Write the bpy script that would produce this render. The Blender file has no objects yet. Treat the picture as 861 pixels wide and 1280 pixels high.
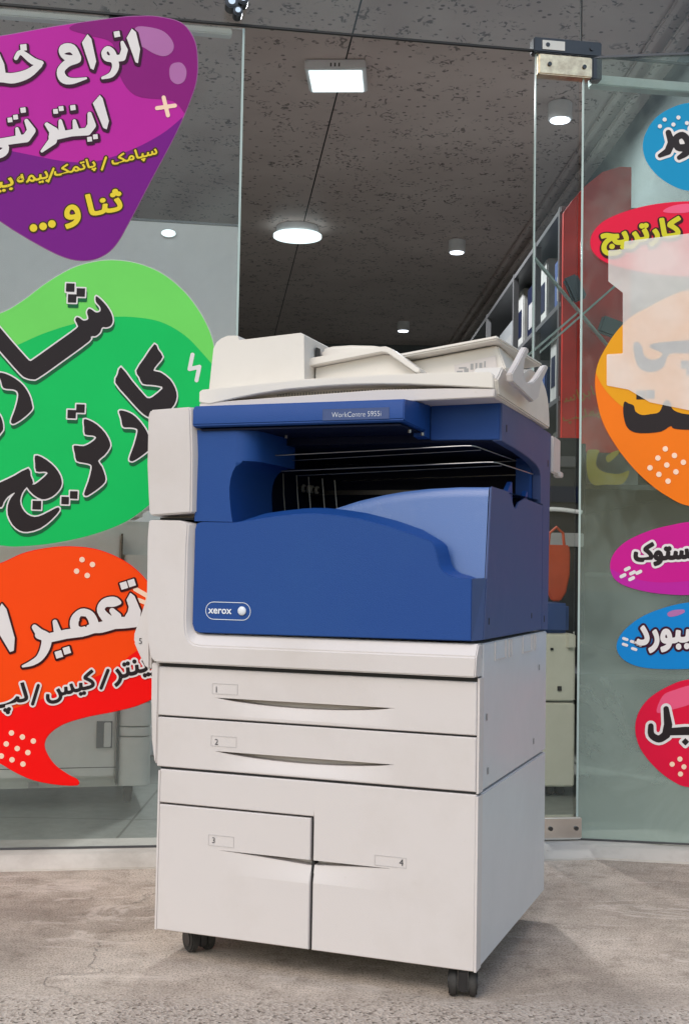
import bpy, bmesh, math, random
import numpy as np
from mathutils import Vector, Matrix
random.seed(4)
C = bpy.context.scene.collection
R = math.radians

# ------------------------------------------------------------------ camera
F_PX, PITCH, ROLL, CAM_H = 1529.555, 0.0478879, 0.0176221, 0.759019
_U = Vector((0, -math.sin(PITCH), math.cos(PITCH)))
CF = Vector((0, math.cos(PITCH), math.sin(PITCH)))
CX = math.cos(ROLL) * Vector((1, 0, 0)) + math.sin(ROLL) * _U
CU = -math.sin(ROLL) * Vector((1, 0, 0)) + math.cos(ROLL) * _U
CP = Vector((0, 0, CAM_H))
cam = bpy.data.objects.new('camera', bpy.data.cameras.new('camera'))
C.objects.link(cam)
cam.matrix_world = Matrix(((CX.x, CU.x, -CF.x, CP.x), (CX.y, CU.y, -CF.y, CP.y), (CX.z, CU.z, -CF.z, CP.z), (0, 0, 0, 1)))
cam.data.sensor_fit = 'HORIZONTAL'
cam.data.sensor_width = 36
cam.data.lens = 36 * F_PX / 861
cam.data.clip_start = 0.05
cam.data.clip_end = 500
bpy.context.scene.camera = cam

# ------------------------------------------------------------------ light
SUN_EL, SUN_AZ = 46, -152          # azimuth: degrees from +Y towards +X of where the sun stands
w = bpy.data.worlds.new('World'); bpy.context.scene.world = w; w.use_nodes = True
nt = w.node_tree
sky = nt.nodes.new('ShaderNodeTexSky'); sky.sky_type = 'NISHITA'; sky.sun_disc = False
sky.sun_elevation = R(SUN_EL); sky.sun_rotation = R(SUN_AZ)
sky.air_density = 1.6; sky.dust_density = 1.6; sky.ozone_density = 1.0
nt.links.new(sky.outputs[0], nt.nodes['Background'].inputs[0])
nt.nodes['Background'].inputs[1].default_value = 0.15
sun = bpy.data.objects.new('sun', bpy.data.lights.new('sun', 'SUN')); C.objects.link(sun)
sun.data.energy = 0.95; sun.data.angle = R(28); sun.data.color = (1, .93, .86)
sd = Vector((math.sin(R(SUN_AZ)) * math.cos(R(SUN_EL)), math.cos(R(SUN_AZ)) * math.cos(R(SUN_EL)), math.sin(R(SUN_EL))))
sun.rotation_euler = sd.to_track_quat('Z', 'Y').to_euler()
vs = bpy.context.scene.view_settings
vs.view_transform = 'Standard'; vs.look = 'None'; vs.gamma = 1; vs.exposure = 0.30
bpy.context.scene.cycles.max_bounces = 10
bpy.context.scene.cycles.transparent_max_bounces = 24
bpy.context.scene.cycles.use_denoising = True

# ------------------------------------------------------------------ materials
def srgb(r, g, b):
    f = lambda c: (c / 255 / 12.92) if c / 255 <= .04045 else ((c / 255 + .055) / 1.055) ** 2.4
    return (f(r), f(g), f(b), 1)

class NT:
    def __init__(s, name):
        s.m = bpy.data.materials.new(name); s.m.use_nodes = True
        s.t = s.m.node_tree; s.b = s.t.nodes['Principled BSDF']; s.out = s.t.nodes['Material Output']
    def n(s, kind, **kw):
        o = s.t.nodes.new('ShaderNode' + kind)
        for k, v in kw.items():
            if k.startswith('_'): setattr(o, k[1:], v)
            else:
                key = int(k[1:]) if k[0] == 'i' and k[1:].isdigit() else k.replace('__', ' ')
                o.inputs[key].default_value = v
        return o
    def l(s, a, b): s.t.links.new(a, b)
    def coord(s, scale=(1, 1, 1)):
        g = s.n('NewGeometry'); mp = s.n('Mapping'); mp.inputs['Scale'].default_value = scale
        s.l(g.outputs['Position'], mp.inputs[0]); return mp.outputs[0]
    def ramp(s, src, stops):
        r = s.n('ValToRGB'); e = r.color_ramp.elements
        while len(e) < len(stops): e.new(.5)
        for k, (p, c) in enumerate(stops):
            e[k].position = p; e[k].color = c if len(c) == 4 else (*c, 1)
        s.l(src, r.inputs[0]); return r.outputs[0]
    def mix(s, fac, a, b, mode='MIX'):
        m = s.n('Mix', _data_type='RGBA', _blend_type=mode)
        for v, i in ((fac, 0), (a, 6), (b, 7)):
            if isinstance(v, (int, float)): m.inputs[i].default_value = v
            elif isinstance(v, tuple): m.inputs[i].default_value = v
            else: s.l(v, m.inputs[i])
        return m.outputs[2]
    def bump(s, src, strength, dist):
        b = s.n('Bump', Strength=strength, Distance=dist); s.l(src, b.inputs['Height']); s.l(b.outputs[0], s.b.inputs['Normal'])

def plain(name, col, rough=.5, metal=0, var=.06, nscale=9, grain=0, spec=.5, emit=None, es=0, coat=0):
    t = NT(name); b = t.b
    co = t.coord()
    nz = t.n('TexNoise', Scale=nscale, Detail=5, Roughness=.6); t.l(co, nz.inputs[0])
    c1 = tuple(min(1, c * (1 - var)) for c in col[:3]) + (1,); c2 = tuple(min(1, c * (1 + var)) for c in col[:3]) + (1,)
    t.l(t.ramp(nz.outputs[0], [(.3, c1), (.7, c2)]), b.inputs['Base Color'])
    b.inputs['Roughness'].default_value = rough; b.inputs['Metallic'].default_value = metal
    b.inputs['Specular IOR Level'].default_value = spec
    b.inputs['Coat Weight'].default_value = coat
    if grain:
        n2 = t.n('TexNoise', Scale=900, Detail=2); t.l(co, n2.inputs[0]); t.bump(n2.outputs[0], grain, .0006)
    if emit: b.inputs['Emission Color'].default_value = emit; b.inputs['Emission Strength'].default_value = es
    return t.m

def worn_plastic(name, col, dirt, rough, grain, amount=.25, spec=.5):
    t = NT(name); t.b.inputs['Specular IOR Level'].default_value = spec; co = t.coord()
    n1 = t.n('TexNoise', Scale=3.2, Detail=8, Roughness=.65); t.l(co, n1.inputs[0])
    n2 = t.n('TexNoise', Scale=60, Detail=6, Roughness=.7); t.l(co, n2.inputs[0])
    f1 = t.ramp(n1.outputs[0], [(.45, (0, 0, 0)), (.75, (amount,) * 3)])
    f2 = t.ramp(n2.outputs[0], [(.66, (0, 0, 0)), (.74, (amount * .8,) * 3)])
    a = t.mix(f1, col, dirt); a = t.mix(f2, a, dirt)
    t.l(a, t.b.inputs['Base Color'])
    t.l(t.ramp(n1.outputs[0], [(.3, (rough - .06,) * 3), (.7, (rough + .1,) * 3)]), t.b.inputs['Roughness'])
    n3 = t.n('TexNoise', Scale=700, Detail=3); t.l(co, n3.inputs[0]); t.bump(n3.outputs[0], grain, .0008)
    return t.m

M = {}
M['white'] = worn_plastic('ivory_plastic', (.63, .58, .565, 1), (.42, .36, .30, 1), .46, .3, .3)
M['cream'] = worn_plastic('cream_plastic', (.72, .675, .62, 1), (.46, .40, .33, 1), .42, .2, .25)
M['panel'] = worn_plastic('side_panel_paint', (.62, .615, .63, 1), (.45, .43, .41, 1), .38, .12, .2)
M['blue'] = worn_plastic('blue_plastic', (.008, .056, .245, 1), (.022, .085, .26, 1), .5, .55, .3, .32)
M['bluegrey'] = worn_plastic('blue_painted_panel', (.040, .072, .20, 1), (.09, .12, .24, 1), .55, .3, .3)
M['bluegloss'] = worn_plastic('blue_tray_plastic', (.075, .15, .38, 1), (.22, .28, .44, 1), .24, .4, .3)  # base lightened to carry the sky sheen on the tray
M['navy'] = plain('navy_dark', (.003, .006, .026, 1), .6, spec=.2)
M['dark'] = plain('chassis_black', (.012, .012, .013, 1), .6)
M['rubber'] = plain('caster_rubber', (.035, .032, .03, 1), .7, var=.4, nscale=60)
M['steel'] = plain('steel', (.34, .34, .34, 1), .4, 1)
M['darksteel'] = plain('dark_steel', (.08, .08, .085, 1), .35, 1)
M['greyplastic'] = plain('grey_plastic', (.3, .3, .3, 1), .5)
M['ink'] = plain('grey_ink', (.06, .06, .065, 1), .5)
M['line'] = plain('pale_grey_line', (.50, .47, .46, 1), .5)
M['silver'] = plain('silver_print', (.72, .75, .8, 1), .35)
M['copier'] = worn_plastic('old_copier_plastic', (.60, .61, .57, 1), (.22, .22, .2, 1), .5, .2, .35)
M['copier2'] = worn_plastic('beige_copier_plastic', (.55, .54, .45, 1), (.28, .27, .2, 1), .5, .2, .35)
M['grey'] = plain('grey_paint', (.25, .26, .27, 1), .5)
M['chrome'] = plain('chrome', (.8, .79, .77, 1), .14, 1)
M['brass'] = plain('brushed_plate', (.85, .62, .42, 1), .3, 1, var=.3, nscale=40)
M['marble'] = worn_plastic('threshold_stone', (.58, .53, .475, 1), (.22, .18, .145, 1), .5, .3, .75)
M['boxblue'] = plain('blue_carton', (.02, .05, .16, 1), .6)
M['boxwhite'] = plain('white_carton', (.34, .34, .33, 1), .6, var=.2)
M['railwhite'] = plain('white_rail_paint', (.6, .6, .58, 1), .5)
M['red'] = plain('red_board', (.60, .025, .012, 1), .45, var=.25, nscale=5)
M['orange'] = plain('orange_red_cloth', (.42, .06, .02, 1), .7, var=.2)
M['yellow'] = plain('yellow_print', (.55, .4, .05, 1), .5)
M['lampbody'] = plain('lamp_body', (.8, .8, .8, 1), .4)
M['lamp'] = plain('lamp_glow', (.9, .9, .9, 1), .5, emit=(.78, .97, 1, 1), es=1.2)
M['lampsmall'] = plain('spot_glow', (.9, .9, .9, 1), .5, emit=(.82, .9, 1, 1), es=3.0)
M['wallgrey'] = plain('interior_wall', (.15, .165, .165, 1), .7)
M['facade'] = plain('facade_stone', (.32, .30, .28, 1), .7, nscale=3, var=.15)
M['film'] = None  # filled below with milky_reflection, the painted street reflection

def glass(name, tint, haze, hazecol, nscale=4, lo=.45, hi=.75, refl=1.0):
    t = NT(name); co = t.coord(); t.t.nodes.remove(t.b)
    tr = t.n('BsdfTransparent'); tr.inputs[0].default_value = tint
    gl = t.n('BsdfGlossy', Roughness=.02)
    df = t.n('BsdfDiffuse'); df.inputs[0].default_value = hazecol
    fr = t.n('Fresnel', IOR=1.45)
    mu = t.n('Math', _operation='MULTIPLY', i1=refl); t.l(fr.outputs[0], mu.inputs[0])
    m1 = t.n('MixShader'); t.l(mu.outputs[0], m1.inputs[0]); t.l(tr.outputs[0], m1.inputs[1]); t.l(gl.outputs[0], m1.inputs[2])
    nz = t.n('TexNoise', Scale=nscale, Detail=8, Roughness=.62, Distortion=.6); t.l(co, nz.inputs[0])
    hz = t.ramp(nz.outputs[0], [(lo, (haze[0],) * 3), (hi, (haze[1],) * 3)])
    # haze thickens near the ground: dust and pale painted reflections together
    g = t.n('NewGeometry'); sp = t.n('SeparateXYZ'); t.l(g.outputs['Position'], sp.inputs[0])
    zr = t.n('MapRange', i1=haze[2], i2=0.0, i3=0.0, i4=1.0); t.l(sp.outputs[2], zr.inputs[0])
    hh = t.n('Math', _operation='MULTIPLY_ADD', i1=haze[3]); t.l(zr.outputs[0], hh.inputs[0]); t.l(hz, hh.inputs[2]); hh.use_clamp = True
    m2 = t.n('MixShader'); t.l(hh.outputs[0], m2.inputs[0]); t.l(m1.outputs[0], m2.inputs[1]); t.l(df.outputs[0], m2.inputs[2])
    t.l(m2.outputs[0], t.out.inputs[0])
    return t.m
M['glass'] = glass('clear_glass', (.97, .985, .98, 1), (.0, .07, .7, .10), (.5, .55, .52, 1), nscale=2.6, refl=.5)
M['glassright'] = glass('dust_reflection_glass', (.86, .94, .92, 1), (.0, .17, 1.05, .46), (.46, .54, .49, 1), nscale=4.5, refl=.6)  # street reflections are painted into this pane's dusty haze
M['glassside'] = glass('clean_glass', (.95, .97, .965, 1), (.0, .02, .5, .05), (.5, .55, .52, 1), refl=.3)
M['glassedge'] = plain('polished_glass_edge', (.42, .52, .5, 1), .2)
t = NT('milky_reflection'); t.t.nodes.remove(t.b)  # translucent white stands in for a bright street reflection
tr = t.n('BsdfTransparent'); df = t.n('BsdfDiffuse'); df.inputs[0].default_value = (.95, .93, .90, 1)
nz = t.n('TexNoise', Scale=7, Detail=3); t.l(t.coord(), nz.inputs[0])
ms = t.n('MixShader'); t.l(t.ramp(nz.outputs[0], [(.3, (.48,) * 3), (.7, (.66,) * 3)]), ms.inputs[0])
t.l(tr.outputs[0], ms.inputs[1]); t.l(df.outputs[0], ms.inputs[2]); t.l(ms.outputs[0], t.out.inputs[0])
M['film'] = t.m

def ink(name, r, g, b, rough=.35):
    if name not in M: M[name] = plain(name, srgb(r, g, b), rough, var=.03, nscale=6, spec=.22)
    return M[name]

# concrete forecourt
t = NT('worn_concrete'); co = t.coord()
n1 = t.n('TexNoise', Scale=1.7, Detail=9, Roughness=.62, Distortion=.4); t.l(co, n1.inputs[0])
n2 = t.n('TexNoise', Scale=14, Detail=10, Roughness=.72); t.l(co, n2.inputs[0])
n3 = t.n('TexNoise', Scale=230, Detail=3, Roughness=.7); t.l(co, n3.inputs[0])
a = t.ramp(n1.outputs[0], [(.34, (.33, .27, .222)), (.5, (.48, .40, .332)), (.64, (.58, .492, .415))])
b = t.ramp(n2.outputs[0], [(.32, (.50, .465, .43)), (.45, (.86, .85, .84)), (.66, (1.12, 1.12, 1.12))])
c = t.ramp(n3.outputs[0], [(.38, (.40, .37, .34)), (.47, (.95, .95, .95)), (.62, (1.22, 1.2, 1.18))])
col = t.mix(.85, a, b, 'MULTIPLY'); col = t.mix(.8, col, c, 'MULTIPLY')
nd = t.n('TexNoise', Scale=5, Detail=6); t.l(co, nd.inputs[0])
wob = t.n('VectorMath', _operation='MULTIPLY_ADD'); t.l(nd.outputs[1], wob.inputs[0]); wob.inputs[1].default_value = (.5, .5, .5); t.l(co, wob.inputs[2])
vo = t.n('TexVoronoi', Scale=1.3, _feature='DISTANCE_TO_EDGE'); t.l(wob.outputs[0], vo.inputs[0])
crack = t.ramp(vo.outputs['Distance'], [(0.0, (.38,) * 3), (.006, (0, 0, 0))])
msk = t.ramp(n1.outputs[0], [(.5, (0, 0, 0)), (.56, (1, 1, 1))])
cf = t.n('Math', _operation='MULTIPLY'); t.l(crack, cf.inputs[0]); t.l(msk, cf.inputs[1])
col = t.mix(cf.outputs[0], col, (.10, .085, .07, 1))
v5 = t.n('TexVoronoi', Scale=75, Randomness=1.0); t.l(co, v5.inputs[0])
n6 = t.n('TexNoise', Scale=6, Detail=5); t.l(co, n6.inputs[0])
gr = t.ramp(v5.outputs['Distance'], [(.10, (1, 1, 1)), (.22, (0, 0, 0))])
gm = t.ramp(n6.outputs[0], [(.47, (0, 0, 0)), (.58, (.75,) * 3)])
gf = t.n('Math', _operation='MULTIPLY'); t.l(gr, gf.inputs[0]); t.l(gm, gf.inputs[1])
col = t.mix(gf.outputs[0], col, (.16, .125, .10, 1))
# cement smears, paler than the slab
n4 = t.n('TexNoise', Scale=3.1, Detail=12, Roughness=.8, Distortion=1.2); t.l(t.coord((1, 2.4, 1)), n4.inputs[0])
col = t.mix(t.ramp(n4.outputs[0], [(.54, (0, 0, 0)), (.60, (.6,) * 3)]), col, (.66, .565, .49, 1))
# exposed aggregate along the near edge
g = t.n('NewGeometry'); sp = t.n('SeparateXYZ'); t.l(g.outputs['Position'], sp.inputs[0])
ad = t.n('Math', _operation='MULTIPLY_ADD', i1=.14); t.l(n2.outputs[0], ad.inputs[0]); t.l(sp.outputs[1], ad.inputs[2])
near = t.n('MapRange', i1=2.32, i2=2.22, i3=0.0, i4=1.0); t.l(ad.outputs[0], near.inputs[0])
v2 = t.n('TexVoronoi', Scale=190); t.l(co, v2.inputs[0])
agg = t.ramp(v2.outputs['Color'], [(.1, (.14, .11, .085)), (.3, (.42, .34, .28)), (.9, (.60, .51, .435))])
col = t.mix(near.outputs[0], col, agg)
t.l(col, t.b.inputs['Base Color']); t.b.inputs['Roughness'].default_value = .88
hb = t.n('Math', _operation='MULTIPLY_ADD', i1=.5); t.l(n3.outputs[0], hb.inputs[0]); t.l(n2.outputs[0], hb.inputs[2])
h2 = t.n('Math', _operation='MULTIPLY_ADD', i1=-2.0); t.l(cf.outputs[0], h2.inputs[0]); t.l(hb.outputs[0], h2.inputs[2])
h3 = t.n('Math', _operation='MULTIPLY'); t.l(v2.outputs['Distance'], h3.inputs[0]); t.l(near.outputs[0], h3.inputs[1])
h4 = t.n('Math', _operation='ADD'); t.l(h3.outputs[0], h4.inputs[0]); t.l(h2.outputs[0], h4.inputs[1])
t.bump(h4.outputs[0], .6, .008)
M['concrete'] = t.m

# patterned ceiling boards: scattered dark flecks and short wiggly strokes
t = NT('flecked_ceiling'); co = t.coord()
va = t.n('TexVoronoi', Scale=17, Randomness=1.0); t.l(co, va.inputs[0])
spot = t.ramp(va.outputs['Distance'], [(.13, (1, 1, 1)), (.20, (0, 0, 0))])
nn = t.n('TexNoise', Scale=26, Detail=4, Distortion=1.6); t.l(t.coord((1, .7, 1)), nn.inputs[0])
stroke = t.ramp(nn.outputs[0], [(.56, (0, 0, 0)), (.61, (1, 1, 1))])
v3 = t.n('TexVoronoi', Scale=7); t.l(co, v3.inputs[0])
gate = t.ramp(v3.outputs['Distance'], [(.38, (1, 1, 1)), (.55, (0, 0, 0))])
mm = t.n('Math', _operation='MULTIPLY'); t.l(stroke, mm.inputs[0]); t.l(gate, mm.inputs[1])
mx = t.n('Math', _operation='MAXIMUM'); t.l(spot, mx.inputs[0]); t.l(mm.outputs[0], mx.inputs[1])
n5 = t.n('TexNoise', Scale=2, Detail=4); t.l(co, n5.inputs[0])
base = t.ramp(n5.outputs[0], [(.3, (.52, .415, .38)), (.7, (.60, .49, .45))])
f = t.n('Math', _operation='MULTIPLY', i1=.75); t.l(mx.outputs[0], f.inputs[0])
t.l(t.mix(f.outputs[0], base, (.07, .05, .045, 1)), t.b.inputs['Base Color'])
t.b.inputs['Roughness'].default_value = .55
M['ceiling'] = t.m

# interior floor tiles
t = NT('floor_tiles'); mp = t.coord()
br = t.n('TexBrick', _offset=0.0, Scale=1.0); t.l(mp, br.inputs[0])
br.inputs['Color1'].default_value = (.21, .23, .21, 1); br.inputs['Color2'].default_value = (.25, .26, .24, 1)
br.inputs['Mortar'].default_value = (.07, .07, .06, 1); br.inputs['Mortar Size'].default_value = .004
br.inputs['Brick Width'].default_value = .6; br.inputs['Row Height'].default_value = .6
nz = t.n('TexNoise', Scale=30, Detail=8, Roughness=.7); t.l(mp, nz.inputs[0])
t.l(t.mix(.6, br.outputs[0], t.ramp(nz.outputs[0], [(.3, (.5, .5, .45)), (.7, (1.2, 1.2, 1.15))]), 'MULTIPLY'), t.b.inputs['Base Color'])
t.b.inputs['Roughness'].default_value = .3
M['tiles'] = t.m
t = NT('asphalt'); n = t.n('TexNoise', Scale=120, Detail=4); t.l(t.coord(), n.inputs[0])
t.l(t.ramp(n.outputs[0], [(.3, (.03, .03, .03)), (.7, (.08, .08, .078))]), t.b.inputs['Base Color']); t.b.inputs['Roughness'].default_value = .9
M['asphalt'] = t.m

# ------------------------------------------------------------------ mesh helpers
def tag(o, label=None, cat=None, group=None, kind=None):
    if label: o['label'] = label
    if cat: o['category'] = cat
    if group: o['group'] = group
    if kind: o['kind'] = kind
    return o

def empty(name, loc, rz=0, label=None, cat=None, group=None):
    o = bpy.data.objects.new(name, None); C.objects.link(o)
    o.empty_display_size = .1; o.location = loc; o.rotation_euler = (0, 0, rz)
    return tag(o, label, cat, group)

class MB:
    def __init__(s): s.v = []; s.f = []
    def add(s, v, f):
        k = len(s.v); s.v += [tuple(q) for q in v]; s.f += [tuple(i + k for i in g) for g in f]; return s
    def box(s, x0, x1, y0, y1, z0, z1):
        return s.add([(x0, y0, z0), (x1, y0, z0), (x1, y1, z0), (x0, y1, z0), (x0, y0, z1), (x1, y0, z1), (x1, y1, z1), (x0, y1, z1)],
                     [(0, 3, 2, 1), (4, 5, 6, 7), (0, 1, 5, 4), (1, 2, 6, 5), (2, 3, 7, 6), (3, 0, 4, 7)])
    def loft(s, rings, cap=True):
        n = len(rings[0]); v = [q for r in rings for q in r]; f = []
        for k in range(len(rings) - 1):
            for i in range(n):
                j = (i + 1) % n; f.append((k * n + i, k * n + j, (k + 1) * n + j, (k + 1) * n + i))
        if cap: f.append(tuple(range(n))[::-1]); f.append(tuple((len(rings) - 1) * n + i for i in range(n)))
        return s.add(v, f)
    def pxz(s, pts, y0, y1, back=None):     # outline in x,z extruded in y
        b = back or pts
        return s.loft([[(x, y0, z) for x, z in pts], [(x, y1, z) for x, z in b]])
    def pyz(s, pts, x0, x1):                # outline in y,z extruded in x
        return s.loft([[(x0, y, z) for y, z in pts], [(x1, y, z) for y, z in pts]])
    def cyl(s, p, q, r, n=16, r2=None):
        p, q = Vector(p), Vector(q); d = (q - p).normalized(); a = d.orthogonal().normalized(); b = d.cross(a)
        ring = lambda c, rr: [c + (a * math.cos(2 * math.pi * i / n) + b * math.sin(2 * math.pi * i / n)) * rr for i in range(n)]
        return s.loft([ring(p, r), ring(q, r if r2 is None else r2)])
    def tube(s, pts, r, n=8):
        pts = [Vector(q) for q in pts]; rings = []; up = None
        for i, q in enumerate(pts):
            d = (pts[min(i + 1, len(pts) - 1)] - pts[max(i - 1, 0)]).normalized()
            a = d.orthogonal().normalized() if up is None else (up - d * up.dot(d)).normalized()
            up = a; b = d.cross(a)
            rings.append([q + (a * math.cos(2 * math.pi * k / n) + b * math.sin(2 * math.pi * k / n)) * r for k in range(n)])
        return s.loft(rings)
    def build(s, name, mat, parent=None, bevel=0, smooth=False, seg=2):
        me = bpy.data.meshes.new(name); me.from_pydata([tuple(q) for q in s.v], [], s.f); me.materials.append(M[mat] if isinstance(mat, str) else mat)
        bm = bmesh.new(); bm.from_mesh(me); bmesh.ops.recalc_face_normals(bm, faces=bm.faces)
        if bevel:
            es = [e for e in bm.edges if len(e.link_faces) == 2 and e.calc_face_angle(0) > R(28)]
            bmesh.ops.bevel(bm, geom=es, offset=bevel, segments=seg, affect='EDGES', clamp_overlap=True)
        bmesh.ops.triangulate(bm, faces=[f for f in bm.faces if len(f.verts) > 4])
        bm.to_mesh(me); bm.free()
        if smooth or bevel:
            for p in me.polygons: p.use_smooth = True
            me.set_sharp_from_angle(angle=R(35))
        o = bpy.data.objects.new(name, me); C.objects.link(o)
        if parent: o.parent = parent
        return o

def copy_thing(root, loc=None, rz=None, label=None, parent=None):
    r = root.copy(); C.objects.link(r)
    if parent: r.parent = parent
    if loc is not None: r.location = loc
    if rz is not None: r.rotation_euler = (0, 0, rz)
    if label: r['label'] = label
    for ch in [o for o in bpy.data.objects if o.parent == root]: copy_thing(ch, parent=r)
    return r

def smooth_loop(pts, sub=6):
    n = len(pts); out = []
    for i in range(n):
        p0, p1, p2, p3 = (np.array(pts[(i + k) % n], float) for k in (-1, 0, 1, 2))
        for j in range(sub):
            u = j / sub
            out.append(tuple(.5 * ((2 * p1) + (-p0 + p2) * u + (2 * p0 - 5 * p1 + 4 * p2 - p3) * u * u + (-p0 + 3 * p1 - 3 * p2 + p3) * u ** 3)))
    return out
def smooth_line(pts, sub=5):
    q = [pts[0]] + list(pts) + [pts[-1]]; out = []
    for i in range(1, len(q) - 2):
        p0, p1, p2, p3 = (np.array(q[i + k], float) for k in (-1, 0, 1, 2))
        for j in range(sub):
            u = j / sub
            out.append(tuple(.5 * ((2 * p1) + (-p0 + p2) * u + (2 * p0 - 5 * p1 + 4 * p2 - p3) * u * u + (-p0 + 3 * p1 - 3 * p2 + p3) * u ** 3)))
    out.append(tuple(float(v) for v in pts[-1])); return out

# ---- flat artwork: shapes are distance fields over a drawing sheet, turned into clean meshes
def sd_poly(X, Y, pts):
    P = np.array(pts, float); Q = np.roll(P, -1, 0)
    d = np.full(X.shape, 1e9); ins = np.zeros(X.shape, bool)
    for (ax, ay), (bx, by) in zip(P, Q):
        ex, ey = bx - ax, by - ay; L = ex * ex + ey * ey
        if L < 1e-12: continue
        u = np.clip(((X - ax) * ex + (Y - ay) * ey) / L, 0, 1)
        d = np.minimum(d, (X - ax - u * ex) ** 2 + (Y - ay - u * ey) ** 2)
        if ay != by:
            c = (ay <= Y) != (by <= Y); ins ^= c & (X < ax + (Y - ay) * ex / ey)
    d = np.sqrt(d); return np.where(ins, -d, d)
def sd_stroke(X, Y, pts):
    d = np.full(X.shape, 1e9)
    for (ax, ay, ar), (bx, by, br) in zip(pts, pts[1:] if len(pts) > 1 else pts):
        ex, ey = bx - ax, by - ay; L = ex * ex + ey * ey + 1e-9
        u = np.clip(((X - ax) * ex + (Y - ay) * ey) / L, 0, 1)
        d = np.minimum(d, np.hypot(X - ax - u * ex, Y - ay - u * ey) - (ar + (br - ar) * u))
    return d
def sd_edges(X, Y, E):
    d = np.full(X.shape, 1e9); ins = np.zeros(X.shape, bool); in2 = np.zeros(X.shape, bool)
    for ax, ay, bx, by in E:
        ex, ey = bx - ax, by - ay; L = ex * ex + ey * ey
        if L < 1e-12: continue
        u = np.clip(((X - ax) * ex + (Y - ay) * ey) / L, 0, 1)
        d = np.minimum(d, (X - ax - u * ex) ** 2 + (Y - ay - u * ey) ** 2)
        if ay != by:
            c = (ay <= Y) != (by <= Y); ins ^= c & (X < ax + (Y - ay) * ex / ey)
        if ax != bx:
            c = (ax <= X) != (bx <= X); in2 ^= c & (Y < ay + (X - ax) * ey / ex)
    ins &= in2
    d = np.sqrt(d); return np.where(ins, -d, d)

def field(shapes, X, Y):
    d = np.full(X.shape, 1e9)
    for s in shapes:
        if s[0] == 'p': d = np.minimum(d, sd_poly(X, Y, s[1]))
        elif s[0] == 's': d = np.minimum(d, sd_stroke(X, Y, s[1]))
        elif s[0] == 'h': d = np.maximum(d, -sd_poly(X, Y, s[1]))
        elif s[0] == 'e': d = np.minimum(d, sd_edges(X, Y, s[1]))
    return d
def bounds(shapes):
    xs, ys = [], []
    for s in shapes:
        if s[0] == 'e':
            xs += [e[0] for e in s[1]]; ys += [e[1] for e in s[1]]
        else:
            xs += [q[0] for q in s[1]]; ys += [q[1] for q in s[1]]
            if s[0] == 's':
                m = max(q[2] for q in s[1]); xs += [min(xs) - m, max(xs) + m]; ys += [min(ys) - m, max(ys) + m]
    return min(xs), max(xs), min(ys), max(ys)

def contour(shapes, to3d, level=0.0, step=.6, clip=None, shift=(0, 0)):
    x0, x1, y0, y1 = bounds(shapes); pad = level + step * 2
    nx = int((x1 - x0 + 2 * pad) / step) + 2; ny = int((y1 - y0 + 2 * pad) / step) + 2
    gx = x0 - pad + np.arange(nx) * step; gy = y0 - pad + np.arange(ny) * step
    X, Y = np.meshgrid(gx, gy); D = field(shapes, X, Y) - level
    if clip is not None: D = np.maximum(D, field(clip, X + shift[0], Y + shift[1]))
    I = D < 0; V = []; Fc = []; cache = {}
    def vid(key, x, y):
        if key not in cache: cache[key] = len(V); V.append(to3d(x + shift[0], y + shift[1]))
        return cache[key]
    cnt = I[:-1, :-1].astype(int) + I[1:, :-1] + I[:-1, 1:] + I[1:, 1:]
    for j in range(ny - 1):
        row = cnt[j]; i = 0
        nz = np.nonzero(row)[0]
        if not len(nz): continue
        i = nz[0]; end = nz[-1]
        while i <= end:
            c = row[i]
            if c == 4:
                k = i
                while k <= end and row[k] == 4: k += 1
                Fc.append([vid((a, b), gx[a], gy[b]) for a, b in ((i, j), (k, j), (k, j + 1), (i, j + 1))]); i = k; continue
            if c:
                poly = []; cs = [(i, j), (i + 1, j), (i + 1, j + 1), (i, j + 1)]
                for q in range(4):
                    a, b = cs[q], cs[(q + 1) % 4]; da, db = D[a[1], a[0]], D[b[1], b[0]]
                    if da < 0: poly.append(vid(a, gx[a[0]], gy[a[1]]))
                    if (da < 0) != (db < 0):
                        u = da / (da - db); key = (min(a, b), max(a, b))
                        poly.append(vid(key, gx[a[0]] + (gx[b[0]] - gx[a[0]]) * u, gy[a[1]] + (gy[b[1]] - gy[a[1]]) * u))
                if len(set(poly)) >= 3: Fc.append(list(dict.fromkeys(poly)))
            i += 1
    return V, Fc

def art(name, mat, parent, shapes, to3d, level=0.0, step=.6, clip=None, shift=(0, 0)):
    V, Fc = contour(shapes, to3d, level, step, clip, shift)
    me = bpy.data.meshes.new(name)
    inv = parent.matrix_basis.inverted() if parent else Matrix()
    me.from_pydata([tuple(inv @ Vector(v)) for v in V], [], Fc); me.materials.append(M[mat] if isinstance(mat, str) else mat)
    o = bpy.data.objects.new(name, me); C.objects.link(o)
    if parent: o.parent = parent
    return o

def on_plane(P0, n, off):       # drawing sheet -> a point on the real glass plane, 'off' metres proud of it
    P0 = Vector(P0); n = Vector(n)
    def f(px, py):
        d = CF + CX * ((px - 430.5) / F_PX) - CU * ((py - 640) / F_PX)
        return CP + d * ((P0 - CP).dot(n) / d.dot(n)) - n * off
    return f

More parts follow.
